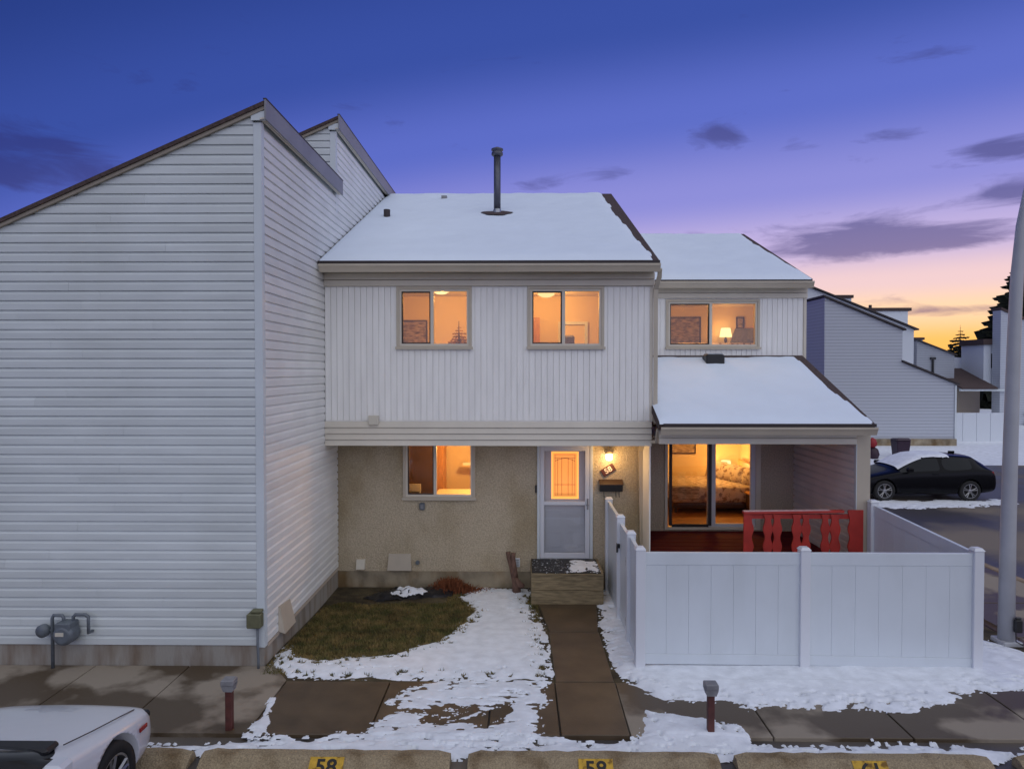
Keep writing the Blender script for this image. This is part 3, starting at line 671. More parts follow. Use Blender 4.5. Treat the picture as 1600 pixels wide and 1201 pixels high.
while z < 2.72:
    lap_x(RH, PSIDE, 11.45, 13.985, z, 5.60, -1, d=.034); z += .127
DP = (2.945, 4.90, .665, 2.74)
wall_y('patio_wall', STUCCO2, RH, X0-.02, 5.60, -.1, 2.78, [(DP[0]+.02, DP[1]-.02, DP[2], 2.8)], YP, YP+.1)
d = MB().box(DP[0], DP[0]+.06, YP-.04, YP+.1, .665, 2.75).box(DP[1]-.10, DP[1], YP-.04, YP+.1, .665, 2.75).box(DP[0]+.06, DP[1]-.10, YP-.04, YP+.1, .665, .72)
pd = d.build('patio_door', TANL, RH, bevel=.005)
box('fixed_frame', DOORM, pd, 3.82, 3.99, YP-.0, YP+.05, .721, 2.74)
MB().box(3.84, 3.90, YP-.03, YP-.001, .75, 2.74).box(3.035, 3.095, YP-.03, YP-.001, .75, 2.74).box(3.095, 3.84, YP-.03, YP-.001, .721, .78).build('sliding_frame', DARK, pd)
MB().box(4.70, 4.80, YP, YP+.05, .721, 2.74).box(3.99, 4.70, YP, YP+.05, .721, .785).build('fixed_rail', DOORM, pd)
box('pane', SCREEN, pd, 3.095, 3.84, YP-.018, YP-.014, .78, 2.74)
box('pane', GLASS, pd, 3.99, 4.70, YP+.022, YP+.026, .785, 2.74)
rv = MB().box(3.64, 4.0, 13.45, 13.78, 4.0, 4.235).build('roof_vent', BLACKP, RH, bevel=.02)
MB().box(3.67, 3.97, 13.47, 13.76, 4.236, 4.262).build('vent_cap', GALV, rv, bevel=.008)

# deck and red railing
dk = thing('deck', 'dark red painted porch deck behind the white fence', 'deck', (4, 12.7, -.1))
y = 11.25; i = 0
while y < 13.95:
    box('deck_board', DECK, dk, X0+.02, 5.55, y, min(y+.132, 13.99), .60, .635+.002*(i % 2)); y += .139; i += 1
box('skirt', DECK, dk, X0+.02, 5.57, 11.22, 11.245, -.1, .60)
for px in (2.4, 3.9, 5.45): box('deck_post', DECK, dk, px, px+.09, 11.6, 11.69, -.12, .598)
rl = thing('railing', 'bright red porch railing with wavy cut balusters', 'railing', (4.75, 11.32, .63))
zt = lambda x: 1.572+.016*(x-3.70)
MB().hexa([(3.68, 11.27, zt(3.7)-.02), (5.33, 11.27, zt(5.3)-.02), (5.33, 11.37, zt(5.3)-.02), (3.68, 11.37, zt(3.7)-.02), (3.68, 11.27, zt(3.7)+.02), (5.33, 11.27, zt(5.3)+.02), (5.33, 11.37, zt(5.3)+.02), (3.68, 11.37, zt(3.7)+.02)]).build('hand_rail', RED, rl, bevel=.004)
MB().hexa([(3.685, 11.275, zt(3.7)+.021), (5.10, 11.275, zt(5.1)+.021), (5.10, 11.365, zt(5.1)+.021), (3.685, 11.365, zt(3.7)+.021), (3.685, 11.275, zt(3.7)+.030), (5.10, 11.275, zt(5.1)+.026), (5.10, 11.365, zt(5.1)+.026), (3.685, 11.365, zt(3.7)+.030)]).build('pale_top', mat('pale_rail_top', (.66, .45, .46), .7, .2, 20), rl)  # thin strip on the upper face, paler than the rail
box('lower_rail', RED, rl, 3.72, 5.62, 11.322, 11.35, .70, .78)
box('upper_rail', RED, rl, 3.72, 5.50, 11.322, 11.35, 1.47, 1.548)
for (p0, p1, wv) in ((1161, 1175, 0), (1192.6, 1204.5, 1), (1207, 1219, 1), (1237, 1249.7, 1), (1252, 1263.5, 1), (1282, 1293, 1), (1296, 1309.5, 1), (1324, 1346, 2)):
    a = (p0-813.8)/94.2; c = (p1-813.8)/94.2; n = 24; L_, R_ = [], []
    for k in range(n+1):
        zz = (.64 if wv != 1 else .70)+((1.55 if wv != 2 else 1.622)-(.64 if wv != 1 else .70))*k/n; q = .016*math.cos(zz*2*math.pi/.29)
        L_.append((a+(q if wv in (1, 2) else 0), zz)); R_.append((c-(q if wv in (0, 1) else 0), zz))
    b = MB(); nn = n+1
    for yy in (11.29, 11.32):
        b.v += [(u, yy, w) for u, w in L_] + [(u, yy, w) for u, w in R_]
    for k in range(n):
        b.f += [(k, nn+k, nn+k+1, k+1), (2*nn+k, 2*nn+k+1, 3*nn+k+1, 3*nn+k), (k, k+1, 2*nn+k+1, 2*nn+k), (nn+k, 3*nn+k, 3*nn+k+1, nn+k+1)]
    b.f += [(0, 2*nn, 3*nn, nn), (n, nn+n, 3*nn+n, 2*nn+n)]
    b.build('baluster' if wv == 1 else 'post', RED, rl)

# ------------------------------------------------------------------ white vinyl fence and gate
fn = thing('fence', 'white vinyl privacy fence of wide boards enclosing the porch yard', 'fence', (3.7, 9, 0))
def fpost(x, y, z0, z1, parent=fn):
    p = MB().box(x-.064, x+.064, y-.064, y+.064, z0, z1).build('post', FENCEJ, parent, bevel=.006)
    MB().hexa([(x-.072, y-.072, z1), (x+.072, y-.072, z1), (x+.072, y+.072, z1), (x-.072, y+.072, z1), (x-.045, y-.045, z1+.035), (x+.045, y-.045, z1+.035), (x+.045, y+.045, z1+.035), (x-.045, y+.045, z1+.035)]).build('post_cap', FENCEJ, p)
def fpanel(p, q, zb0, zb1, zt0, zt1, n, parent=fn):
    """panel from p to q (x, y); bottom and top heights at both ends"""
    p = Vector((p[0], p[1], 0)); q = Vector((q[0], q[1], 0)); d = (q-p); L = d.length; d.normalize(); s = Vector((-d.y, d.x, 0))
    def piece(name, a, c, lo, hi, th):
        f = lambda t, o, zz: tuple(p+d*t+s*o+Vector((0, 0, zz)))
        zl = lambda t: zb0+(zb1-zb0)*t/L; zh = lambda t: zt0+(zt1-zt0)*t/L
        g = lambda t, k: (zl(t)+k[1] if k[0] == 'b' else zh(t)+k[1])
        return MB().hexa([f(a, -th, g(a, lo)), f(c, -th, g(c, lo)), f(c, th, g(c, lo)), f(a, th, g(a, lo)), f(a, -th, g(a, hi)), f(c, -th, g(c, hi)), f(c, th, g(c, hi)), f(a, th, g(a, hi))]).build(name, FENCE, parent, bevel=.0015 if name == 'board' else .004)
    piece('top_rail', .05, L-.05, ('t', -.165), ('t', 0), .026)
    piece('bottom_rail', .05, L-.05, ('b', 0), ('b', .135), .026)
    w = (L-.10)/n
    for k in range(n): piece('board', .05+k*w+.0008, .05+(k+1)*w-.0008, ('b', .136), ('t', -.166), .020)
YF = 8.97
for x in (1.57, 3.72, 5.965): fpost(x, YF, -.15, 1.575)
fpost(5.80, 11.28, -.2, 1.76)
fpanel((1.57, YF), (3.72, YF), .06, .05, 1.535, 1.535, 7); fpanel((3.72, YF), (5.965, YF), .05, .02, 1.535, 1.535, 7)
fpanel((5.965, YF), (5.80, 11.28), .0, -.0, 1.535, 1.72, 8)
fpost(1.59, 9.85, -.2, 1.575); fpost(1.60, 10.95, -.2, 1.575); fpost(1.61, 12.50, -.25, 1.575)
fpanel((1.57, YF), (1.59, 9.85), .03, .0, 1.535, 1.535, 3); fpanel((1.60, 10.95), (1.61, 12.50), -.02, -.05, 1.535, 1.535, 5)
gt = thing('gate', 'white vinyl gate with black hinges in the fence beside the walkway', 'gate', (1.6, 10.4, 0))
fpanel((1.59, 9.90), (1.60, 10.90), .03, .0, 1.50, 1.50, 4, gt)
def hinge(y, z, par_=gt): MB().box(1.535, 1.565, y-.06, y+.06, z-.05, z-.015).box(1.53, 1.56, y-.02, y+.02, z-.09, z+.04).build('hinge', BLACKP, par_)
hinge(9.93, 1.16); hinge(9.93, .28)
MB().box(1.53, 1.575, 10.82, 10.93, 1.10, 1.16).box(1.525, 1.55, 10.87, 10.90, 1.02, 1.12).build('latch', BLACKP, gt)

# ------------------------------------------------------------------ outlet posts, lamp pole
def outlet_post(x, y, label):
    t = thing('outlet_post', label, 'outlet post', (x, y, 0), 'car plug-in posts by the sidewalk')
    MB().box(x-.035, x+.035, y-.035, y+.035, -.05, .43).build('post', BROWNP, t, bevel=.004)
    MB().hexa([(x-.05, y-.05, .43), (x+.05, y-.05, .43), (x+.05, y+.05, .43), (x-.05, y+.05, .43), (x-.07, y-.06, .50), (x+.07, y-.06, .50), (x+.07, y+.06, .50), (x-.07, y+.06, .50)]).build('box_neck', GREYB, t)
    MB().box(x-.07, x+.07, y-.07, y+.06, .501, .56).build('outlet_box', GREYB, t, bevel=.008)
outlet_post(-3.19, 7.36, 'brown plug-in post with grey box, the one near the white car')
outlet_post(2.05, 7.33, 'brown plug-in post with grey box, standing in snow right of the walkway')
lp = thing('street_lamp', 'tall grey curved street lamp pole at the right edge beside the fence', 'street lamp', (7.06, 9.95, 0))
pts = [(7.06, 9.95, -.05), (7.065, 9.95, 1.5), (7.085, 9.95, 3.0), (7.11, 9.95, 4.4), (7.14, 9.95, 5.3), (7.20, 9.95, 6.0), (7.33, 9.95, 6.7), (7.62, 9.95, 7.3), (8.1, 9.95, 7.7), (8.7, 9.95, 7.9), (9.3, 9.95, 7.95)]
MB().tube(pts, [.108, .10, .092, .084, .08, .075, .07, .065, .06, .055, .05], 20).build('pole', POLE, lp, True)
MB().hexa([(9.2, 9.83, 7.88), (9.85, 9.80, 7.90), (9.85, 10.10, 7.90), (9.2, 10.07, 7.88), (9.2, 9.88, 8.02), (9.75, 9.86, 8.04), (9.75, 10.04, 8.04), (9.2, 10.02, 8.02)]).build('lamp_head', POLE, lp)
MB().box(6.93, 7.21, 9.80, 10.10, -.05, .02).build('base_plate', POLE, lp, bevel=.01)
b = MB().box(7.07, 7.18, 9.775, 9.835, .17, .36).box(7.08, 7.17, 9.78, 9.83, .361, .39); b.build('plug_box', BLACKP, lp, bevel=.015)
MB().tube([(7.09, 9.80, .17), (7.08, 9.78, .05), (7.15, 9.74, .01), (7.20, 9.80, .01)], .008, 6).build('cord', BLACKP, lp)

# ------------------------------------------------------------------ snow, grass, small garden stuff
SN_LAWN = [(-3.33, 8.99), (-3.01, 8.60), (-1.01, 8.58), (0.42, 8.58), (0.44, 9.99), (0.36, 10.62), (0.24, 11.19), (0.17, 11.5), (0.16, 12.55), (-0.29, 12.66), (-0.88, 12.59), (-1.16, 12.04), (-0.82, 11.39), (-0.94, 10.88), (-1.11, 10.34), (-1.24, 9.9), (-1.66, 9.55), (-2.06, 9.31), (-2.72, 9.13), (-3.12, 9.27), (-3.21, 9.82), (-3.36, 9.85)]
SN_WALK = [(-0.97, 8.63), (0.42, 8.63), (0.27, 8.28), (0.21, 7.8), (0.25, 7.38), (0.21, 7.25), (0.31, 7.0), (-1.7, 7.04), (-1.66, 7.32), (-1.54, 7.56), (-1.28, 7.78), (-1.51, 7.96), (-1.36, 8.25)]
SN_H = [[(-0.92, 7.82), (-0.59, 7.94), (-0.53, 7.82), (-0.82, 7.62), (-1.1, 7.53)], [(-0.5, 7.65), (-0.11, 8.07), (-0.06, 7.8), (-0.31, 7.51), (-0.62, 7.4)]]
SN_STRIP = [(-3.92, 7.11), (-3.4, 7.10), (-2.69, 7.19), (-1.75, 7.27), (-0.79, 7.35), (0.31, 7.21), (1.19, 7.16), (1.35, 7.28), (2.46, 7.14), (3.13, 7.16), (4.05, 7.13), (6.5, 7.13), (6.5, 6.88), (2.2, 6.88), (-3.9, 6.86)]
SN_RIGHT = [(1.33, 11.6), (1.26, 10.29), (1.24, 9.65), (1.24, 8.87), (1.37, 8.5), (1.54, 8.23), (1.79, 8.05), (2.11, 8.1), (2.54, 8.03), (2.62, 7.9), (2.9, 7.98), (3.62, 7.92), (4.26, 7.87), (4.55, 7.87), (4.63, 8.01), (5.04, 8.06), (5.53, 8.35), (6.6, 8.43), (7.15, 9.4), (6.95, 9.78), (6.7, 10.6), (5.95, 11.2), (5.69, 10.35), (1.9, 10.3), (1.98, 12.4), (1.5, 12.45)]
SN_POST = [(1.43, 7.89), (1.59, 7.79), (1.9, 7.71), (2.22, 7.68), (2.38, 7.5), (2.42, 7.3), (2.43, 7.03), (1.24, 7.02), (1.16, 7.14), (1.32, 7.4), (1.37, 7.67)]
SN_BLOB = [(-3.0, 7.18), (-2.99, 7.50), (-2.94, 7.60), (-3.02, 8.1), (-2.95, 8.09), (-2.88, 7.67), (-2.78, 7.34), (-2.70, 7.19)]
def fld(poly, amp, sc, seed, fine=.0, holes=(), edge=.5, ax=1.0, ay=1.0):
    def f(x, y):
        d = sdf(x, y, poly)
        for h in holes: d = np.minimum(d, -sdf(x, y, h))
        sp = fbm(x*ax, y*ay, 14, seed+5, 3)          # melt specks, mostly near the edge
        return d + amp*fbm(x, y, sc, seed) - fine*np.maximum(sp-.18, 0)*np.exp(-np.maximum(d, 0)/edge)*3 + np.where(d < 0, fine*np.maximum(sp-.12, 0)*np.exp(d/.22)*2.0, 0)
    return f
gz = lambda x, y: np.where(np.asarray(y) < 8.55, np.where(np.asarray(y) < 7.27, z_lot(x, y), .002), z_lawn(x, y)+.004)
def lawn_f(x, y):
    f = fld(SN_LAWN, .13, 2.2, 1, .85, edge=.28)(x, y)
    return np.minimum(f, np.minimum(y-8.565, .425-x+.05*fbm(x, y, 4, 3)))
tag(cover('snow', SNOW, lawn_f, (-3.4, .5, 8.54, 12.62), .016, z_lawn, .032), 'thin snow covering the small lawn left of the walkway', 'snow')
tag(cover('snow', SNOW, fld(SN_WALK, .24, 3.6, 4, 1.0, SN_H, edge=1.2, ax=.42, ay=1.3), (-1.9, .45, 7.0, 8.545), .012, lambda x, y: np.where(y < 7.27, -.02, .003)+0*x, .02), 'patchy trampled snow on the sidewalk left of the walkway', 'snow')
tag(cover('snow', SNOW, fld(SN_STRIP, .14, 2.6, 9, .75, edge=.3, ax=.5), (-4, 6.5, 6.84, 7.5), .016, lambda x, y: np.where(y < 7.255, np.where(y < 7.2, -.03, -.01), .003)+0*x, .045), 'narrow strip of snow along the back of the parking stops', 'snow')
tag(cover('snow', SNOW, fld(SN_RIGHT, .10, 2.8, 14, .75, edge=.3, ax=.6, ay=1.2), (1.1, 7.2, 7.8, 12.5), .02, lambda x, y: np.where(y < 8.55, .003, z_lawn(x, y)+.005), .05), 'snow bank along the foot of the white fence', 'snow')
tag(cover('snow', SNOW, fld(SN_POST, .10, 3, 21, .35, edge=.3), (1.05, 2.6, 7.0, 8.0), .014, lambda x, y: np.where(y < 7.27, -.01, .003)+0*x, .045), 'snow patch round the foot of the outlet post right of the walkway', 'snow')
tag(cover('snow', SNOW, fld(SN_BLOB, .05, 4, 25, .2), (-3.15, -2.6, 7.1, 8.2), .014, lambda x, y: .003+0*x, .03), 'small snow streak beside the outlet post near the white car', 'snow')
tag(cover('snow', SNOW, fld([(.80, 11.68), (1.36, 11.68), (1.36, 12.35), (1.1, 12.48), (.85, 12.2)], .22, 6, 61, .9, edge=.5), (.3, 1.37, 11.66, 12.5), .012, lambda x, y: .463+0*x, .012, .03, .004), 'dusting of snow on the right side of the black door mat', 'snow')
# roof snow
def roof_snow(label, x0, x1, ya, yb, za, zb, th, margin):
    sl = (zb-za)/(yb-ya)
    def f(x, y):
        n = .09*fbm(x, y, 1.6, 31, 3)
        d = np.minimum(np.minimum(x-x0+.02, (x1-x)-margin*(.35+.65*sstep((y-ya)/(yb-ya)))+n), np.minimum(y-ya+.005*n, (yb-y)-.12+n*1.2*sstep((x-x0-1)/2)))
        return d
    o = cover('snow', SNOWR, f, (x0, x1, ya-.02, yb), .05, lambda x, y: za+(y-ya)*sl, th, .07)
    return tag(o, label, 'snow')
def main_bare(o): return o
roof_snow('smooth snow blanket on the centre townhouse roof', XL+.02, 2.31, 11.44, 17.62, 5.757, 8.462, .07, .30)
roof_snow('smooth snow blanket on the high roof of the right townhouse', XR+.0, 5.825, 13.74, 18.0, 5.757, 7.50, .07, .14)
roof_snow('smooth snow blanket on the low porch roof', X0-.06, 5.755, 11.15, 14.03, 3.068, 4.232, .06, .22)
b = MB(); n = 28
ring = [( -.52+(.33+.05*math.sin(3*q))*math.cos(q), 14.85+(.20+.03*math.cos(5*q))*math.sin(q)) for q in [2*math.pi*i/n for i in range(n)]]
sl = (8.455-5.755)/(17.62-11.42)
b.v = [(x, y, 5.755+(y-11.42)*sl+.088) for x, y in ring]; b.f = [tuple(range(n))]
b.build('bare_shingles', SHING, CH)
# grass blades
rng = np.random.default_rng(3)
n = 60000
gx = rng.uniform(-3.36, .3, n); gy = rng.uniform(8.7, 12.2, n)
keep = (lawn_f(gx, gy) < .03) & (gx > -3.38) & ((gy < 11.7+.25*vnoise(gx*3, gy*3, 4)) | (gx > -1.3)); gx, gy = gx[keep], gy[keep]; n = len(gx)
hh = rng.uniform(.02, .05, n); an = rng.uniform(0, 6.28, n); w = rng.uniform(.004, .009, n); lx = rng.normal(0, .022, n); ly = rng.normal(0, .022, n)
z0 = z_lawn(gx, gy)
V = np.stack([np.stack([gx-np.cos(an)*w, gy-np.sin(an)*w, z0], -1), np.stack([gx+np.cos(an)*w, gy+np.sin(an)*w, z0], -1), np.stack([gx+lx, gy+ly, z0+hh], -1)], 1).reshape(-1, 3)
me = bpy.data.meshes.new('grass'); me.from_pydata(V.tolist(), [], np.arange(3*n).reshape(-1, 3).tolist()); me.update(); me.materials.append(GRASSM)
o = bpy.data.objects.new('grass', me); C.objects.link(o); tag(o, 'patch of short brownish green lawn grass free of snow', 'grass', kind='stuff')
n = 900
gx = rng.normal(-1.15, .28, n); gy = 12.5-np.abs(rng.normal(0, .12, n)); hh = rng.uniform(.05, .24, n)*np.exp(-((gx+1.3)/.35)**2)+.03; an = rng.uniform(0, 6.28, n); z0 = z_lawn(gx, gy)
lx = rng.normal(0, .05, n); ly = rng.normal(-.02, .05, n); w = rng.uniform(.004, .014, n)
V = np.stack([np.stack([gx-np.cos(an)*w, gy, z0], -1), np.stack([gx+np.cos(an)*w, gy+.003, z0], -1), np.stack([gx+lx+w, gy+ly, z0+hh], -1), np.stack([gx+lx-w*.3, gy+ly, z0+hh*.95], -1)], 1).reshape(-1, 3)
me = bpy.data.meshes.new('dead_plants'); me.from_pydata(V.tolist(), [], np.arange(4*n).reshape(-1, 4).tolist()); me.update(); me.materials.append(DEAD)
o = bpy.data.objects.new('dead_plants', me); C.objects.link(o); tag(o, 'rust coloured dead plants against the stucco foot', 'dead plants', kind='stuff')
tp = cover('plastic_sheet', TARP, fld([(-2.75, 11.95), (-2.3, 12.5), (-1.7, 12.52), (-1.2, 12.35), (-1.25, 12.1), (-1.75, 11.98), (-2.3, 11.85)], .10, 4, 41), (-2.9, -1.1, 11.75, 12.6), .03, lambda x, y: z_lawn(x, y)+.02+.07*fbm(x, y, 5, 43), .07)
tp['kind'] = 'thing'; tag(tp, 'crumpled black plastic sheet lying under the kitchen window', 'plastic sheet')
tag(cover('snow', SNOW, fld([(-2.35, 12.0), (-2.2, 12.35), (-1.75, 12.38), (-1.6, 12.15), (-1.9, 12.02)], .16, 6, 47, .5), (-2.5, -1.5, 11.85, 12.5), .02, lambda x, y: z_lawn(x, y)+.085+.07*fbm(x, y, 5, 43), .025), 'scraps of snow lying on the black plastic sheet', 'snow')

# ------------------------------------------------------------------ lit rooms
room(CH, -3.3, -.72, YU+.096, 14.6, 3.1, 5.5)
room(CH, -.60, 2.2, YU+.096, 14.6, 3.1, 5.5)
room(CH, -3.3, .1, YL+.116, 15.8, .45, 2.62, RWALL2)
room(RH, X0+.05, 5.75, Y2+.096, 17.0, 3.1+1.02, 5.5)
room(RH, X0+.08, 5.56, YP+.096, 17.3, .68, 2.76, RWALL)
def ceiling_light(x, y, z, e, label):
    t = thing('ceiling_light', label, 'ceiling light', (x, y, z))
    MB().lathe([(.15, 0), (.15, -.03)], (x, y, z), 'z', 16).build('base', RCEIL, t)
    MB().lathe([(.17, -.03), (.16, -.08), (.08, -.12)], (x, y, z), 'z', 16).build('glass_shade', SHADE, t, True)
    lamp('ceiling_lamp_light', (x, y-.05, z-.22), e)
ceiling_light(-1.52, 13.0, 5.498, 55, 'round lit ceiling light behind the left upstairs window')
ceiling_light(.5, 13.6, 5.498, 50, 'ceiling light of the room behind the second upstairs window')
ceiling_light(-.9, 14.2, 2.618, 85, 'kitchen ceiling light behind the ground floor window')
ceiling_light(3.6, 15.2, 5.498, 36, 'ceiling light of the right hand upstairs bedroom')
ceiling_light(4.5, 16.3, 2.758, 60, 'ceiling light of the bedroom behind the patio door')
def picture(x0, x1, z0, z1, y, m, label, fr=DWOOD):
    t = thing('picture', label, 'picture', ((x0+x1)/2, y, z0))
    MB().box(x0, x1, y-.03, y, z0, z0+.03).box(x0, x1, y-.03, y, z1-.03, z1).box(x0, x0+.03, y-.03, y, z0+.03, z1-.03).box(x1-.03, x1, y-.03, y, z0+.03, z1-.03).build('frame', fr, t)
    box('canvas', m, t, x0+.03, x1-.03, y-.012, y, z0+.03, z1-.03)
def table_lamp(x, y, z, e, label):
    t = thing('table_lamp', label, 'lamp', (x, y, z))
    MB().lathe([(.07, 0), (.07, .015), (.015, .03), (.04, .12), (.015, .22)], (x, y, z), 'z', 14).build('base', DWOOD, t, True)
    MB().lathe([(.15, .20), (.11, .42)], (x, y, z), 'z', 18).build('shade', SHADE, t, True)
    lamp('table_lamp_light', (x-.05, y-.22, z+.36), e)
def pillow(x, y, z, w, h, ang, m, label):
    b = MB(); n = 9
    for s in (-1, 1):
        for j in range(n):
            for i in range(n):
                u, v = -1+2*i/(n-1), -1+2*j/(n-1); q = (1-u*u)*(1-v*v)
                b.v.append((s*.09*max(q, 0)**.45, u*w/2*(1-.14*v*v*(1-u*u)), h/2+v*h/2*(1-.20*u*u*0-.12*(1-u*u)*0)*(1-.13*(u*u)**.5*0)))
    for s in range(2):
        o = s*n*n
        for j in range(n-1):
            for i in range(n-1): b.f.append((o+j*n+i, o+j*n+i+1, o+(j+1)*n+i+1, o+(j+1)*n+i))
    p = b.build('pillow', m, None, True); p.data.transform(Matrix.Translation((x, y, z)) @ Matrix.Rotation(R(38), 4, 'Z') @ Matrix.Rotation(R(ang), 4, 'Y'))
    return tag(p, label, 'pillow', 'pillows on the beds')
def bed(x0, x1, y0, y1, z0, h, label):
    t = thing('bed', label, 'bed', ((x0+x1)/2, (y0+y1)/2, z0))
    MB().box(x0+.05, x1, y0+.08, y1-.02, z0+.12, z0+.30).build('bed_frame', DWOOD, t)
    for (a, c) in ((x0+.08, y0+.10), (x0+.08, y1-.12), (x1-.1, y0+.10), (x1-.1, y1-.12)): box('leg', DWOOD, t, a, a+.06, c, c+.06, z0, z0+.12)
    m_ = MB().box(x0, x1, y0, y1, z0+.25, z0+h).build('duvet', LINEN, t, bevel=.06); m_.data.shade_smooth()
    MB().box(x1, x1+.06, y0+.05, y1, z0, z0+h+.42).build('headboard', OAK, t, bevel=.02)
    return t
# patio bedroom
bed(3.42, 5.42, 15.45, 17.1, .68, .62, 'double bed with patterned cover seen through the patio door')
MB().box(3.40, 4.05, 15.425, 17.05, 1.0, 1.312).build('throw_blanket', PLAID, None, bevel=.03)
tag(bpy.data.objects['throw_blanket'], 'plaid throw folded over the foot of the bed behind the patio door', 'blanket')
for i, (x, y) in enumerate(((4.72, 16.7), (4.92, 16.3), (5.1, 15.95), (5.25, 15.62))):
    pillow(x, y, 1.31, .55, .42-.02*i, 22, LINEN, ['patterned pillow farthest back on the bed behind the patio door', 'second pillow from the back on the bed behind the patio door', 'third pillow from the back on the bed behind the patio door', 'patterned pillow nearest the patio glass on the bed'][i])
ns = thing('nightstand', 'dark nightstand beside the bed behind the patio door', 'nightstand', (5.3, 15.15, .68))
box('cabinet_body', DWOOD, ns, 5.05, 5.5, 14.95, 15.35, .75, 1.18); box('top', OAK, ns, 5.02, 5.53, 14.93, 15.38, 1.181, 1.21)
for (a, c) in ((5.06, 14.96), (5.44, 14.96), (5.06, 15.29), (5.44, 15.29)): box('leg', DWOOD, ns, a, a+.05, c, c+.05, .68, .75)
fs = thing('side_table', 'small bedside table under the lit lamp behind the patio door', 'side table', (5.2, 17.2, .68))
box('top', OAK, fs, 4.98, 5.4, 17.105, 17.29, 1.22, 1.25); box('leg', DWOOD, fs, 5.0, 5.05, 17.12, 17.28, .68, 1.22); box('leg', DWOOD, fs, 5.33, 5.38, 17.12, 17.28, .68, 1.22)
table_lamp(5.14, 17.15, 1.25, 15, 'lit bedside lamp seen through the patio door')
picture(3.78, 4.42, 1.82, 2.25, 17.298, ART, 'framed picture on the bedroom wall behind the patio door')
# upstairs right
bed(3.5, 5.45, 15.4, 16.9, 4.125, .42, 'bed behind the right hand upstairs window')
pillow(5.0, 15.75, 4.54, .5, .42, 30, GREYF, 'dark grey pillow on the bed behind the right upstairs window')
pillow(5.2, 15.55, 4.54, .5, .40, 25, GREYF, 'second grey pillow, on the bed behind the right upstairs window')
pillow(5.38, 15.35, 4.54, .5, .46, 12, LINEN, 'pale pillow on the bed behind the right upstairs window')
table_lamp(5.05, 16.93, 4.55, 5, 'lit table lamp behind the right upstairs window')
stn = thing('side_table', 'side table under the lamp behind the right upstairs window', 'side table', (5.05, 16.93, 4.125)); box('top', OAK, stn, 4.9, 5.2, 16.905, 16.99, 4.52, 4.548); box('leg', DWOOD, stn, 5.0, 5.1, 16.92, 16.98, 4.125, 4.52)
picture(3.45, 4.45, 4.52, 5.25, 16.998, ART, 'wide wavy landscape picture behind the right upstairs window')
picture(5.32, 5.52, 4.95, 5.25, 16.998, ART, 'small dark framed picture beside the lamp in the right upstairs room')
# upstairs left and middle
picture(-2.55, -2.0, 4.35, 5.0, 14.598, ART, 'dark framed picture behind the left upstairs window')
def fir(x, y, z, h, w, m, name, label, cat, n=9, dense=1.0):
    t = thing(name, label, cat, (x, y, z)); MB().tube([(x, y, z), (x, y, z+h)], [.03*h, .005], 7).build('trunk', BARK, t)
    b = MB(); rr = random.Random(int(x*100)+5)
    nl = n
    for k in range(nl):
        f = k/(nl-1); zz = z+h*(.08+.88*f); r = w*(1-f)**.85+.02*w; nb = int((max(6, int(15*(1-f))+5))*dense)
        for j in range(nb):
            a = 2*math.pi*(j+rr.random())/nb; L = r*rr.uniform(.65, 1.15); d = Vector((math.cos(a), math.sin(a), 0)); s = Vector((-d.y, d.x, 0))
            p0 = Vector((x, y, zz)); dr = -.20*L*rr.uniform(.4, 1.3)
            for q in range(3):
                u0, u1 = L*q/3, L*(q+1)/3; wd = L*.20*(1-.25*q)/dense**.8; mid = p0+d*((u0+u1)/2+.1*L)+Vector((0, 0, dr*((q+.5)/3)**1.3+.05*L*(q == 2)))
                e0 = p0+d*u0+Vector((0, 0, dr*(q/3)**1.3)); e1 = p0+d*u1+Vector((0, 0, dr*((q+1)/3)**1.3+.06*L*(q == 2)))
                b.add([e0, mid+s*wd, e1, mid-s*wd], [(0, 1, 2, 3)]); b.add([e0+Vector((0, 0, .10*L)), e1+Vector((0, 0, .02*L)), mid-Vector((0, 0, .30*L*rr.uniform(.3, 1.2)/dense**.8)), e0-Vector((0, 0, .18*L/dense))], [(0, 1, 2, 3)])
    b.build('crown', m, t); return t
fir(-1.20, 13.2, 3.1, 1.78, .85, mat('reflected_fir', (.34, .20, .06), .9, .3, 30), 'tree_reflection_shape', 'fir shape standing in for a tree reflected in the left upstairs window', 'tree', 30, 1.6)  # added solid fir, stands in for a tree reflection in the pane
MB().box(-.3, .40, 14.5, 14.598, 3.1, 5.05).build('wardrobe_door', OAK, CH)
dfm = MB().box(.80, .86, 14.55, 14.598, 3.1, 4.96).box(1.36, 1.42, 14.55, 14.598, 3.1, 4.96).box(.86, 1.36, 14.55, 14.598, 4.90, 4.96).build('inner_door_frame', TRIM, CH)
cr = thing('chair', 'grey patterned chair back behind the second upstairs window', 'chair', (1.0, 13.6, 3.1))
MB().box(.78, 1.06, 13.50, 13.58, 3.55, 4.62).build('backrest', GREYF, cr, bevel=.035); MB().box(.76, 1.08, 13.1, 13.5, 3.50, 3.58).build('seat', GREYF, cr, bevel=.02)
for (a, c) in ((.78, 13.12), (1.03, 13.12), (.78, 13.46), (1.03, 13.46)): box('leg', DWOOD, cr, a, a+.03, c, c+.03, 3.1, 3.5)
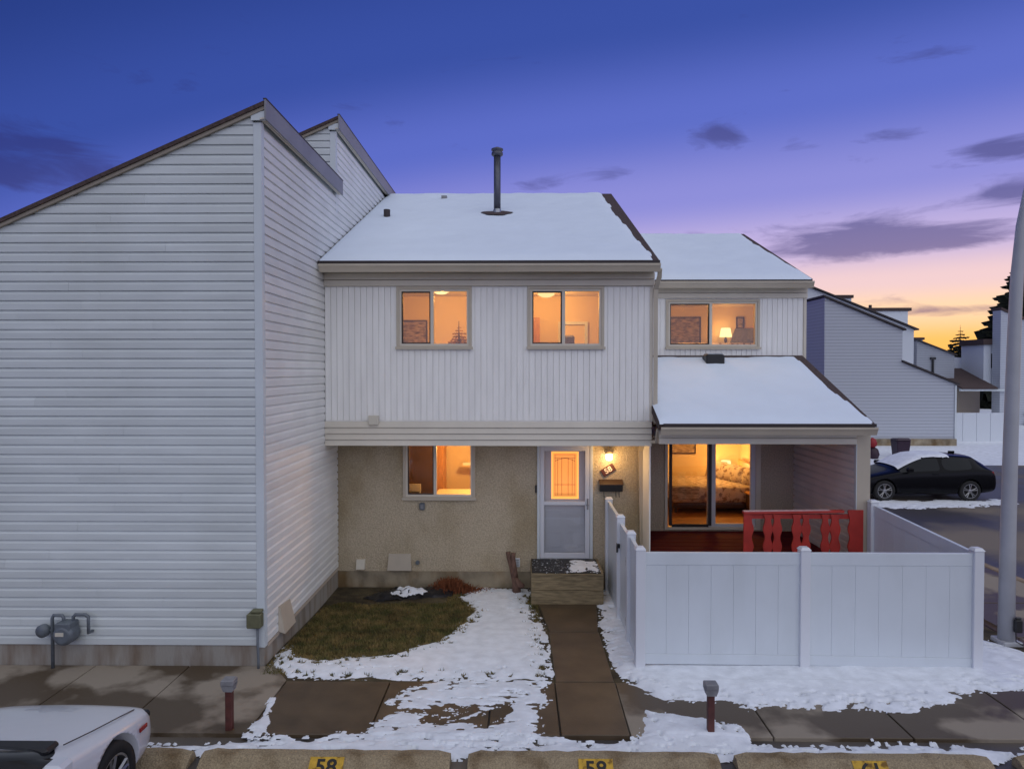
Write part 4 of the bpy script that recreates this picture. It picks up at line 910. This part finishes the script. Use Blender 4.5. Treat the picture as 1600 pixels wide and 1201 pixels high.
# kitchen
kc = thing('kitchen_counter', 'pale kitchen counter with oak front behind the ground floor window', 'counter', (-1.2, 14.6, .45))
box('top', mat('counter_top', (.66, .56, .42), .5), kc, -1.75, -.6, 13.9, 14.5, 1.36, 1.40); box('front_panel', OAK, kc, -1.7, -.62, 13.95, 14.45, .45, 1.359)
kb2 = thing('kitchen_cabinet', 'oak kitchen cabinets behind the ground floor window, right side', 'cabinet', (-.8, 15.6, .45))
box('wall_cabinet', OAK, kb2, -1.06, .06, 15.40, 15.79, 1.95, 2.6); box('range_hood', TRIM, kb2, -1.30, -.2, 15.25, 15.39, 1.80, 1.86); box('base_cabinet', OAK, kb2, -1.06, .06, 15.2, 15.79, .45, 1.62)
kf = thing('refrigerator', 'tall dark refrigerator behind the ground floor window, left side', 'fridge', (-2.1, 15.4, .45))
box('body', mat('fridge_dark', (.10, .06, .04), .4), kf, -2.6, -1.9, 15.0, 15.75, .45, 2.3); box('door', OAK, kf, -1.89, -1.72, 15.0, 15.7, .45, 2.3)
ks = thing('stove', 'stove with white panel behind the ground floor window, far left', 'stove', (-2.35, 14.2, .45))
box('body', TRIM, ks, -2.72, -2.12, 13.7, 14.4, .45, 1.36); box('cooktop', BLACKP, ks, -2.70, -2.14, 13.72, 14.35, 1.361, 1.375); box('back_panel', TRIM, ks, -2.72, -2.12, 14.36, 14.42, 1.361, 1.52)

# ------------------------------------------------------------------ cars
def build_car(name, label, paint, O, heading, stn, length, wheels, tr, glass_rng, snow=None):
    """body lofted through stations (x from the nose, z sill, z belt, z top, half width, half width of the roof); placed at O, nose along heading"""
    t = thing(name, label, 'car', O)
    V, F, MI = [], [], []; npt = 9
    for (x, zb, zs, zt, wb, wt) in stn:
        cabin = wt < wb*.8
        P = [(0, zb), (wb*.84, zb), (wb*.96, zb+.07), (wb, zb+(zs-zb)*.42), (wb*.985, zs-(.05)), (wb*.94, zs)]
        P += [(wt+.035, zt-.10), (wt-.06, zt-.025), (0, zt)] if cabin else [(wb*.80, zs+(zt-zs)*.55), (wb*.5, zt-.012), (0, zt)]
        V += [(x, w, z) for w, z in P] + [(x, -w, z) for w, z in P[1:-1]]
    per = 2*npt-2
    ring = lambda i: [i*per+k for k in range(npt)] + [i*per+npt+k for k in range(npt-3, -1, -1)]
    for i in range(len(stn)-1):
        a, b2 = ring(i), ring(i+1); xm = (stn[i][0]+stn[i+1][0])/2
        for k in range(per):
            k2 = (k+1) % per; F.append((a[k], a[k2], b2[k2], b2[k]))
            j = k if k < npt-1 else per-1-k
            mi = 0
            if j == 5 and any(u <= xm <= v for u, v in glass_rng['side']): mi = 1
            if j in (6, 7) and glass_rng['front'][0] <= xm <= glass_rng['front'][1]: mi = 2
            if j in (6, 7) and glass_rng['rear'][0] <= xm <= glass_rng['rear'][1]: mi = 3
            MI.append(mi)
    F.append(tuple(ring(0))); MI.append(0); F.append(tuple(reversed(ring(len(stn)-1)))); MI.append(0)
    me = bpy.data.meshes.new('body'); me.from_pydata(V, [], F); me.update()
    for m_ in (paint, CARG, CARG, CARG): me.materials.append(m_)
    me.polygons.foreach_set('material_index', MI)
    bm = bmesh.new(); bm.from_mesh(me); bmesh.ops.recalc_face_normals(bm, faces=bm.faces[:])
    cl = bm.edges.layers.float.new('crease_edge')
    for e in bm.edges:
        ms = {f.material_index for f in e.link_faces}
        if len(ms) > 1: e[cl] = .85
    bm.to_mesh(me); bm.free()
    tmp = bpy.data.objects.new('tmp', me); C.objects.link(tmp)
    sb = tmp.modifiers.new('s', 'SUBSURF'); sb.levels = 3; sb.render_levels = 3
    cut = MB()
    for wx in wheels:
        for s in (-1, 1): cut.lathe([(tr+.055, -.16), (tr+.055, .25)], (wx, s*.80, tr), 'y', 36)
    co = cut.build('cut', BLACKP); co.data.flip_normals() if False else None
    bo = tmp.modifiers.new('b', 'BOOLEAN'); bo.object = co; bo.operation = 'DIFFERENCE'; bo.solver = 'EXACT'
    dg = bpy.context.evaluated_depsgraph_get(); ev = bpy.data.meshes.new_from_object(tmp.evaluated_get(dg))
    bpy.data.objects.remove(tmp); bpy.data.objects.remove(co)
    T = Matrix.Translation(O) @ Matrix.Rotation(heading, 4, 'Z') @ Matrix.Rotation(math.pi, 4, 'Z')
    vs = np.array([v.co[:] for v in ev.vertices]); mi = [p.material_index for p in ev.polygons]; fs = [tuple(p.vertices) for p in ev.polygons]
    nr = np.array([v.normal[:] for v in ev.vertices])
    def part(nm, sel, m_, parent, off=0.0):
        ff = [f for f, q, c in zip(fs, mi, range(len(fs))) if sel(q, c)]
        if not ff: return None
        us = sorted({i for f in ff for i in f}); mp = {u: i for i, u in enumerate(us)}
        me2 = bpy.data.meshes.new(nm); me2.from_pydata((vs[us]+nr[us]*off).tolist(), [], [tuple(mp[i] for i in f) for f in ff]); me2.update()
        me2.materials.append(m_); me2.shade_smooth(); me2.transform(T)
        o = bpy.data.objects.new(nm, me2); C.objects.link(o)
        if parent is not None: par(o, parent)
        return o
    cen = np.array([vs[list(f)].mean(0) for f in fs])
    part('body', lambda q, c: q == 0 or q > 3, paint, t)
    for s, nm in ((1, 'side_window'), (-1, 'side_window')): part(nm, lambda q, c: q == 1 and cen[c][1]*s > 0, CARG, t)
    part('windshield', lambda q, c: q == 2, CARG, t); part('rear_window', lambda q, c: q == 3, CARG, t)
    for wx in wheels:
        for s in (-1, 1):
            wh = bpy.data.objects.new('wheel', None); C.objects.link(wh); wh.location = T @ Vector((wx, s*.78, tr)); wh.parent = t; wh.matrix_parent_inverse = Matrix.Translation(-Vector(O))
            def wpart(nm, bb, m_, sm=True):
                o = bb.build(nm, m_, None, sm); o.data.transform(T); o.parent = wh; o.matrix_parent_inverse = Matrix.Translation(-wh.location)
            y = s*.80
            wpart('tyre', MB().lathe([(tr*.68, -.10*s), (tr*.95, -.11*s), (tr, -.07*s), (tr, .05*s), (tr*.95, .085*s), (tr*.70, .08*s), (tr*.68, .02*s)], (wx, y, tr), 'y', 32), TYRE)
            rb = MB()
            rb.lathe([(tr*.70, -.05*s), (tr*.70, .075*s), (tr*.64, .075*s), (tr*.64, -.05*s)], (wx, y, tr), 'y', 32)
            rb.lathe([(.07, .02*s), (.06, .06*s), (.02, .065*s)], (wx, y, tr), 'y', 16)
            for k in range(5):
                for dl in (-.17, .17):
                    a = 2*math.pi*k/5+.3; r0, r1_ = .05, tr*.66
                    p0 = Vector((wx+r0*math.cos(a+dl*.5), y+.052*s, tr+r0*math.sin(a+dl*.5))); p1 = Vector((wx+r1_*math.cos(a+dl), y+.068*s, tr+r1_*math.sin(a+dl)))
                    rb.tube([p0, p1], .016, 4)
            wpart('rim', rb, RIM, False)
            wpart('hub_shadow', MB().lathe([(tr*.66, -.06*s), (tr*.66, -.03*s)], (wx, y, tr), 'y', 24), BLACKP, False)
    def bx(nm, m_, a, bv=.01, parent=t):
        o = MB().box(*a).build(nm, m_, None, bevel=bv); o.data.transform(T); par(o, parent); return o
    return t, T, part, cen, mi, bx
HB = [(0, .30, .52, .56, .60, .60), (.06, .22, .60, .64, .74, .72), (.25, .19, .68, .73, .84, .82), (.6, .18, .76, .83, .885, .87), (1.0, .18, .83, .91, .895, .87), (1.22, .18, .88, .96, .895, .86),
      (1.36, .18, .90, 1.05, .895, .66), (1.75, .18, .92, 1.27, .895, .62), (2.12, .18, .935, 1.40, .895, .585), (2.5, .18, .945, 1.435, .895, .575), (2.62, .18, .95, 1.437, .895, .573), (2.70, .18, .95, 1.437, .895, .572), (3.1, .18, .96, 1.432, .895, .565), (3.45, .19, .985, 1.415, .893, .56), (3.62, .20, 1.0, 1.402, .89, .555), (3.78, .20, 1.0, 1.378, .888, .55), (4.12, .24, .99, 1.17, .88, .57), (4.25, .26, .95, 1.01, .87, .78), (4.33, .30, .86, .90, .84, .78), (4.37, .36, .62, .66, .80, .76)]
zc = -.145
t, T, part, cen, mi, bx = build_car('parked_car', 'black hatchback with snow on its windshield parked beyond the porch', CARB, (10.45, 22.2, zc), R(180), HB, 4.36, (.88, 3.52), .325,
    {'side': [(1.42, 2.60), (2.71, 3.40), (3.46, 3.62)], 'front': (1.3, 2.1), 'rear': (3.72, 4.1)})
for s in (-1, 1):
    bx('mirror', CARB, (1.50, 1.68, s*.90, s*1.06, .93, 1.06) if s > 0 else (1.50, 1.68, -1.06, -.90, .93, 1.06), .03)
    bx('tail_lamp', REDL, (4.12, 4.26, s*.80, s*.845, .84, .93) if s > 0 else (4.12, 4.26, -.845, -.80, .84, .93))
    bx('door_handle', CARB, (2.35, 2.52, s*.885, s*.905, .84, .865) if s > 0 else (2.35, 2.52, -.905, -.885, .84, .865), .005)
bx('roof_fin', CARB, (3.35, 3.55, -.02, .02, 1.40, 1.48), .008)
sc_ = part('snow', lambda q, c: (q == 2 or (q == 0 and cen[c][2] > 1.15 and cen[c][0] < 3.0 and abs(cen[c][1]) < .60 and cen[c][0] > 1.3)), SNOW, None, .028)
sc_['kind'] = 'stuff'; tag(sc_, 'snow lying on the roof and windshield of the black hatchback', 'snow')
SD = [(0, .30, .48, .52, .56, .55), (.05, .22, .56, .60, .72, .70), (.22, .19, .63, .68, .84, .80), (.55, .18, .70, .77, .895, .86), (1.0, .18, .78, .86, .905, .87), (1.40, .18, .85, .94, .905, .86), (1.52, .18, .87, .99, .905, .70),
      (2.0, .18, .90, 1.25, .905, .63), (2.4, .18, .915, 1.40, .905, .58), (2.78, .18, .92, 1.435, .905, .57), (2.86, .18, .92, 1.437, .905, .57), (3.5, .19, .94, 1.40, .905, .56), (3.9, .20, .96, 1.27, .90, .57), (4.2, .22, .97, 1.08, .89, .62), (4.4, .24, .97, 1.03, .87, .82), (4.75, .28, .90, .95, .80, .76), (4.82, .36, .68, .72, .70, .66)]
t, T, part, cen, mi, bx = build_car('parked_car', 'white sedan with its bonnet nosed up to the parking stop, lower left', CARW, (-4.47, 6.84, -.05), R(90), SD, 4.82, (.92, 3.72), .335,
    {'side': [(1.6, 2.77), (2.87, 3.75)], 'front': (1.46, 2.42), 'rear': (3.9, 4.3)})
bx('cowl', BLACKP, (1.36, 1.52, -.70, .70, .90, .955), .02)
for s in (-1, 1):
    bx('headlight', CARG, (.16, .40, .66, .79, .54, .615) if s > 0 else (.16, .40, -.79, -.66, .54, .615), .02)
    bx('side_marker', REDL, (.40, .52, .872, .888, .56, .60) if s > 0 else (.40, .52, -.888, -.872, .56, .60), .004)
    bx('mirror', CARW, (1.75, 1.92, .92, 1.08, .93, 1.05) if s > 0 else (1.75, 1.92, -1.08, -.92, .93, 1.05), .03)
for s in (-1, 1):
    g = MB().tube([T @ Vector(p) for p in ((.30, s*.70, .672), (.62, s*.735, .757), (1.0, s*.735, .833), (1.35, s*.72, .905))], .005, 6).build('bonnet_seam', BLACKP, t)

# ------------------------------------------------------------------ beyond the lot
def z_far(x, y): return .38*sstep((np.asarray(y)-29)/5) - .16 + .0*np.asarray(x)
sheet('snow_field', SNOW, [14.3, 17.5, 21.6, 26, 40, 90, 400], [29.5, 31, 32, 33, 34, 36, 60, 200, 800], z_far)
sh = [(9.6, 20.9), (10.2, 20.3), (13.6, 20.4), (15.0, 20.9), (15.2, 21.5), (14.4, 21.6), (9.6, 21.5)]
tag(cover('snow', SNOW, fld(sh, .35, 1.6, 51, .6, edge=1), (9.4, 15.4, 20.1, 21.9), .05, lambda x, y: -.14+0*x, .03), 'trampled snow on the lot beside the black hatchback', 'snow')
def far_house(name, label, m, poly, y0, y1, extra=()):
    t = thing(name, label, 'house', (sum(p[0] for p in poly)/len(poly), y0, 0), 'houses across the lot')
    MB().prism(poly, 'y', y0, y1).build('wall', m, t)
    for (nm, mm, fn_) in extra: fn_(MB()).build(nm, mm, t)
    return t
A = [(15.03, .0), (21.48, .0), (21.48, 3.25), (18.84, 4.33), (18.84, 5.93), (15.0, 7.52)]
def slope_strip(x0, z0, x1, z1, y0, y1, th=.09): return lambda b: b.prism([(x0, z0+.01), (x1, z1+.01), (x1, z1+th), (x0, z0+th)], 'y', y0, y1)
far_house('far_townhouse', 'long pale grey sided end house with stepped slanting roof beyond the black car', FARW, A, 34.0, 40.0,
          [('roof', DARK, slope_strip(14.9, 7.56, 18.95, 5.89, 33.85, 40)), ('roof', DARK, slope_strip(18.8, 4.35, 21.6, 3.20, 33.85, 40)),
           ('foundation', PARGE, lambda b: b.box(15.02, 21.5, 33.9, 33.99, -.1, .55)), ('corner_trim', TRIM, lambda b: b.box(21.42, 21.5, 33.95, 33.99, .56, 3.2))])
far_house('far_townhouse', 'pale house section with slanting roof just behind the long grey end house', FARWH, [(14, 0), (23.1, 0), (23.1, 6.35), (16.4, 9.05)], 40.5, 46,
          [('roof', DARK, slope_strip(16.3, 9.1, 23.3, 6.28, 40.3, 46))])
far_house('far_townhouse', 'flat topped pale house with brown edge, farther left of the two behind', FARWH, [(19.0, 0), (21.35, 0), (21.35, 8.6), (19.0, 8.6)], 44.5, 47, [('parapet', SHING, lambda b: b.box(18.9, 21.45, 44.4, 47, 8.61, 8.8))])
far_house('far_townhouse', 'flat topped pale house with brown edge, farther right of the two behind', FARWH, [(21.9, 0), (26.5, 0), (26.5, 8.0), (21.9, 8.0)], 47.2, 50, [('parapet', SHING, lambda b: b.box(21.8, 26.7, 47.1, 50, 8.01, 8.22)), ('roof_pipe', DARK, lambda b: b.box(24.3, 24.45, 48, 48.15, 8.22, 8.5))])
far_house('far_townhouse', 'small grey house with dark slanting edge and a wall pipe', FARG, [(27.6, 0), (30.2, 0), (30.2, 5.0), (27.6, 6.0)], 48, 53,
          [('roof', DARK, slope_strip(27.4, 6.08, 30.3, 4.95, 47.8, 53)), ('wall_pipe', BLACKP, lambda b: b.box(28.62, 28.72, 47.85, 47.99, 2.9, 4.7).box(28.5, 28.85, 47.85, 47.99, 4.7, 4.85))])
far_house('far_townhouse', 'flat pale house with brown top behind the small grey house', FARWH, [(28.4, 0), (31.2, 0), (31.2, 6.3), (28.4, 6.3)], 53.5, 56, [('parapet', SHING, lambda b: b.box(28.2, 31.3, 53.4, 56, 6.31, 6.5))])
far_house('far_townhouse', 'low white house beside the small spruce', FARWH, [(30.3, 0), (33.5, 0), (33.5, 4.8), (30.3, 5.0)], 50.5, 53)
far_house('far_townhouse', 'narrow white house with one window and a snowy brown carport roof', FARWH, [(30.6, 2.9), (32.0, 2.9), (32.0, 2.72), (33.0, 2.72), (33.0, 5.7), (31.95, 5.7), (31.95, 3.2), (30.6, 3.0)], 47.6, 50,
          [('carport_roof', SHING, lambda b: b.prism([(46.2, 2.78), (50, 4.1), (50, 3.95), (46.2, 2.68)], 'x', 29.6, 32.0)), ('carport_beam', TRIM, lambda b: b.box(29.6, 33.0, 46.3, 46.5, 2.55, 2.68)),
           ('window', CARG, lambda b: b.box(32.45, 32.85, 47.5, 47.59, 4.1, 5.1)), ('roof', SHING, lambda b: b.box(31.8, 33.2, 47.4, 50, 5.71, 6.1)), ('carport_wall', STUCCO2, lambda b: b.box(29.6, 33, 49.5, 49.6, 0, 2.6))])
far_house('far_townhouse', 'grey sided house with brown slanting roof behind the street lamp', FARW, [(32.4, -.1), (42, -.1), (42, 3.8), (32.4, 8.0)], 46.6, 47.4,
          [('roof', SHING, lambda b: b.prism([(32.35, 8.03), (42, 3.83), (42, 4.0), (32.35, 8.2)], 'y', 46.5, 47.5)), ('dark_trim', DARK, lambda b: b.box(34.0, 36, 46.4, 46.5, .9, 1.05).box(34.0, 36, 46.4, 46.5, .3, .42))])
wf = thing('fence', 'white board fence across the snowy yard behind the lamp pole', 'fence', (24, 36.2, 0))
for k in range(6): box('fence_panel', FARWH, wf, 21.7+k*.72, 21.7+k*.72+.70, 36.0, 36.05, .1, 1.72)
bn = thing('wheeled_bin', 'dark purple wheeled refuse bin standing by the long grey house', 'bin', (17.2, 31, -.1))
MB().hexa([(16.92, 30.8, .05), (17.42, 30.8, .05), (17.42, 31.3, .05), (16.92, 31.3, .05), (16.86, 30.75, .78), (17.48, 30.75, .78), (17.48, 31.35, .78), (16.86, 31.35, .78)]).build('bin_body', mat('purple_plastic', (.03, .012, .03), .5), bn, bevel=.03)
MB().hexa([(16.84, 30.72, .785), (17.50, 30.72, .785), (17.50, 31.38, .785), (16.84, 31.38, .785), (16.92, 30.8, .90), (17.42, 30.8, .90), (17.42, 31.3, .86), (16.92, 31.3, .86)]).build('lid', mat('purple_lid', (.04, .02, .035), .4), bn, bevel=.02)
for s in (16.90, 17.36): MB().lathe([(.1, 0), (.1, .06)], (s, 31.25, .0), 'x', 14).build('wheel', BLACKP, bn)
rb = thing('refuse_bag', 'red bag on a dark sack half hidden by the porch column', 'bag', (15.85, 31, -.1))
MB().lathe([(.05, -.12), (.2, -.05), (.26, .15), (.2, .38), (.06, .48)], (15.92, 31, 0), 'z', 14).build('dark_sack', mat('dark_sack', (.03, .01, .02), .5), rb, True)
MB().lathe([(.06, .45), (.17, .52), (.2, .66), (.14, .82), (.03, .9)], (15.88, 31, 0), 'z', 14).build('red_sack', mat('red_sack', (.3, .01, .015), .5), rb, True)
fir(44.6, 70, -.2, 8.8, 4.0, SPR, 'spruce_tree', 'small dark spruce standing between the far roofs', 'tree', 26, 1.5)
fir(52.1, 70, -.2, 18.6, 7.4, SPR, 'spruce_tree', 'tall dark spruce partly hidden by the lamp pole at the right edge', 'tree', 44, 1.9)
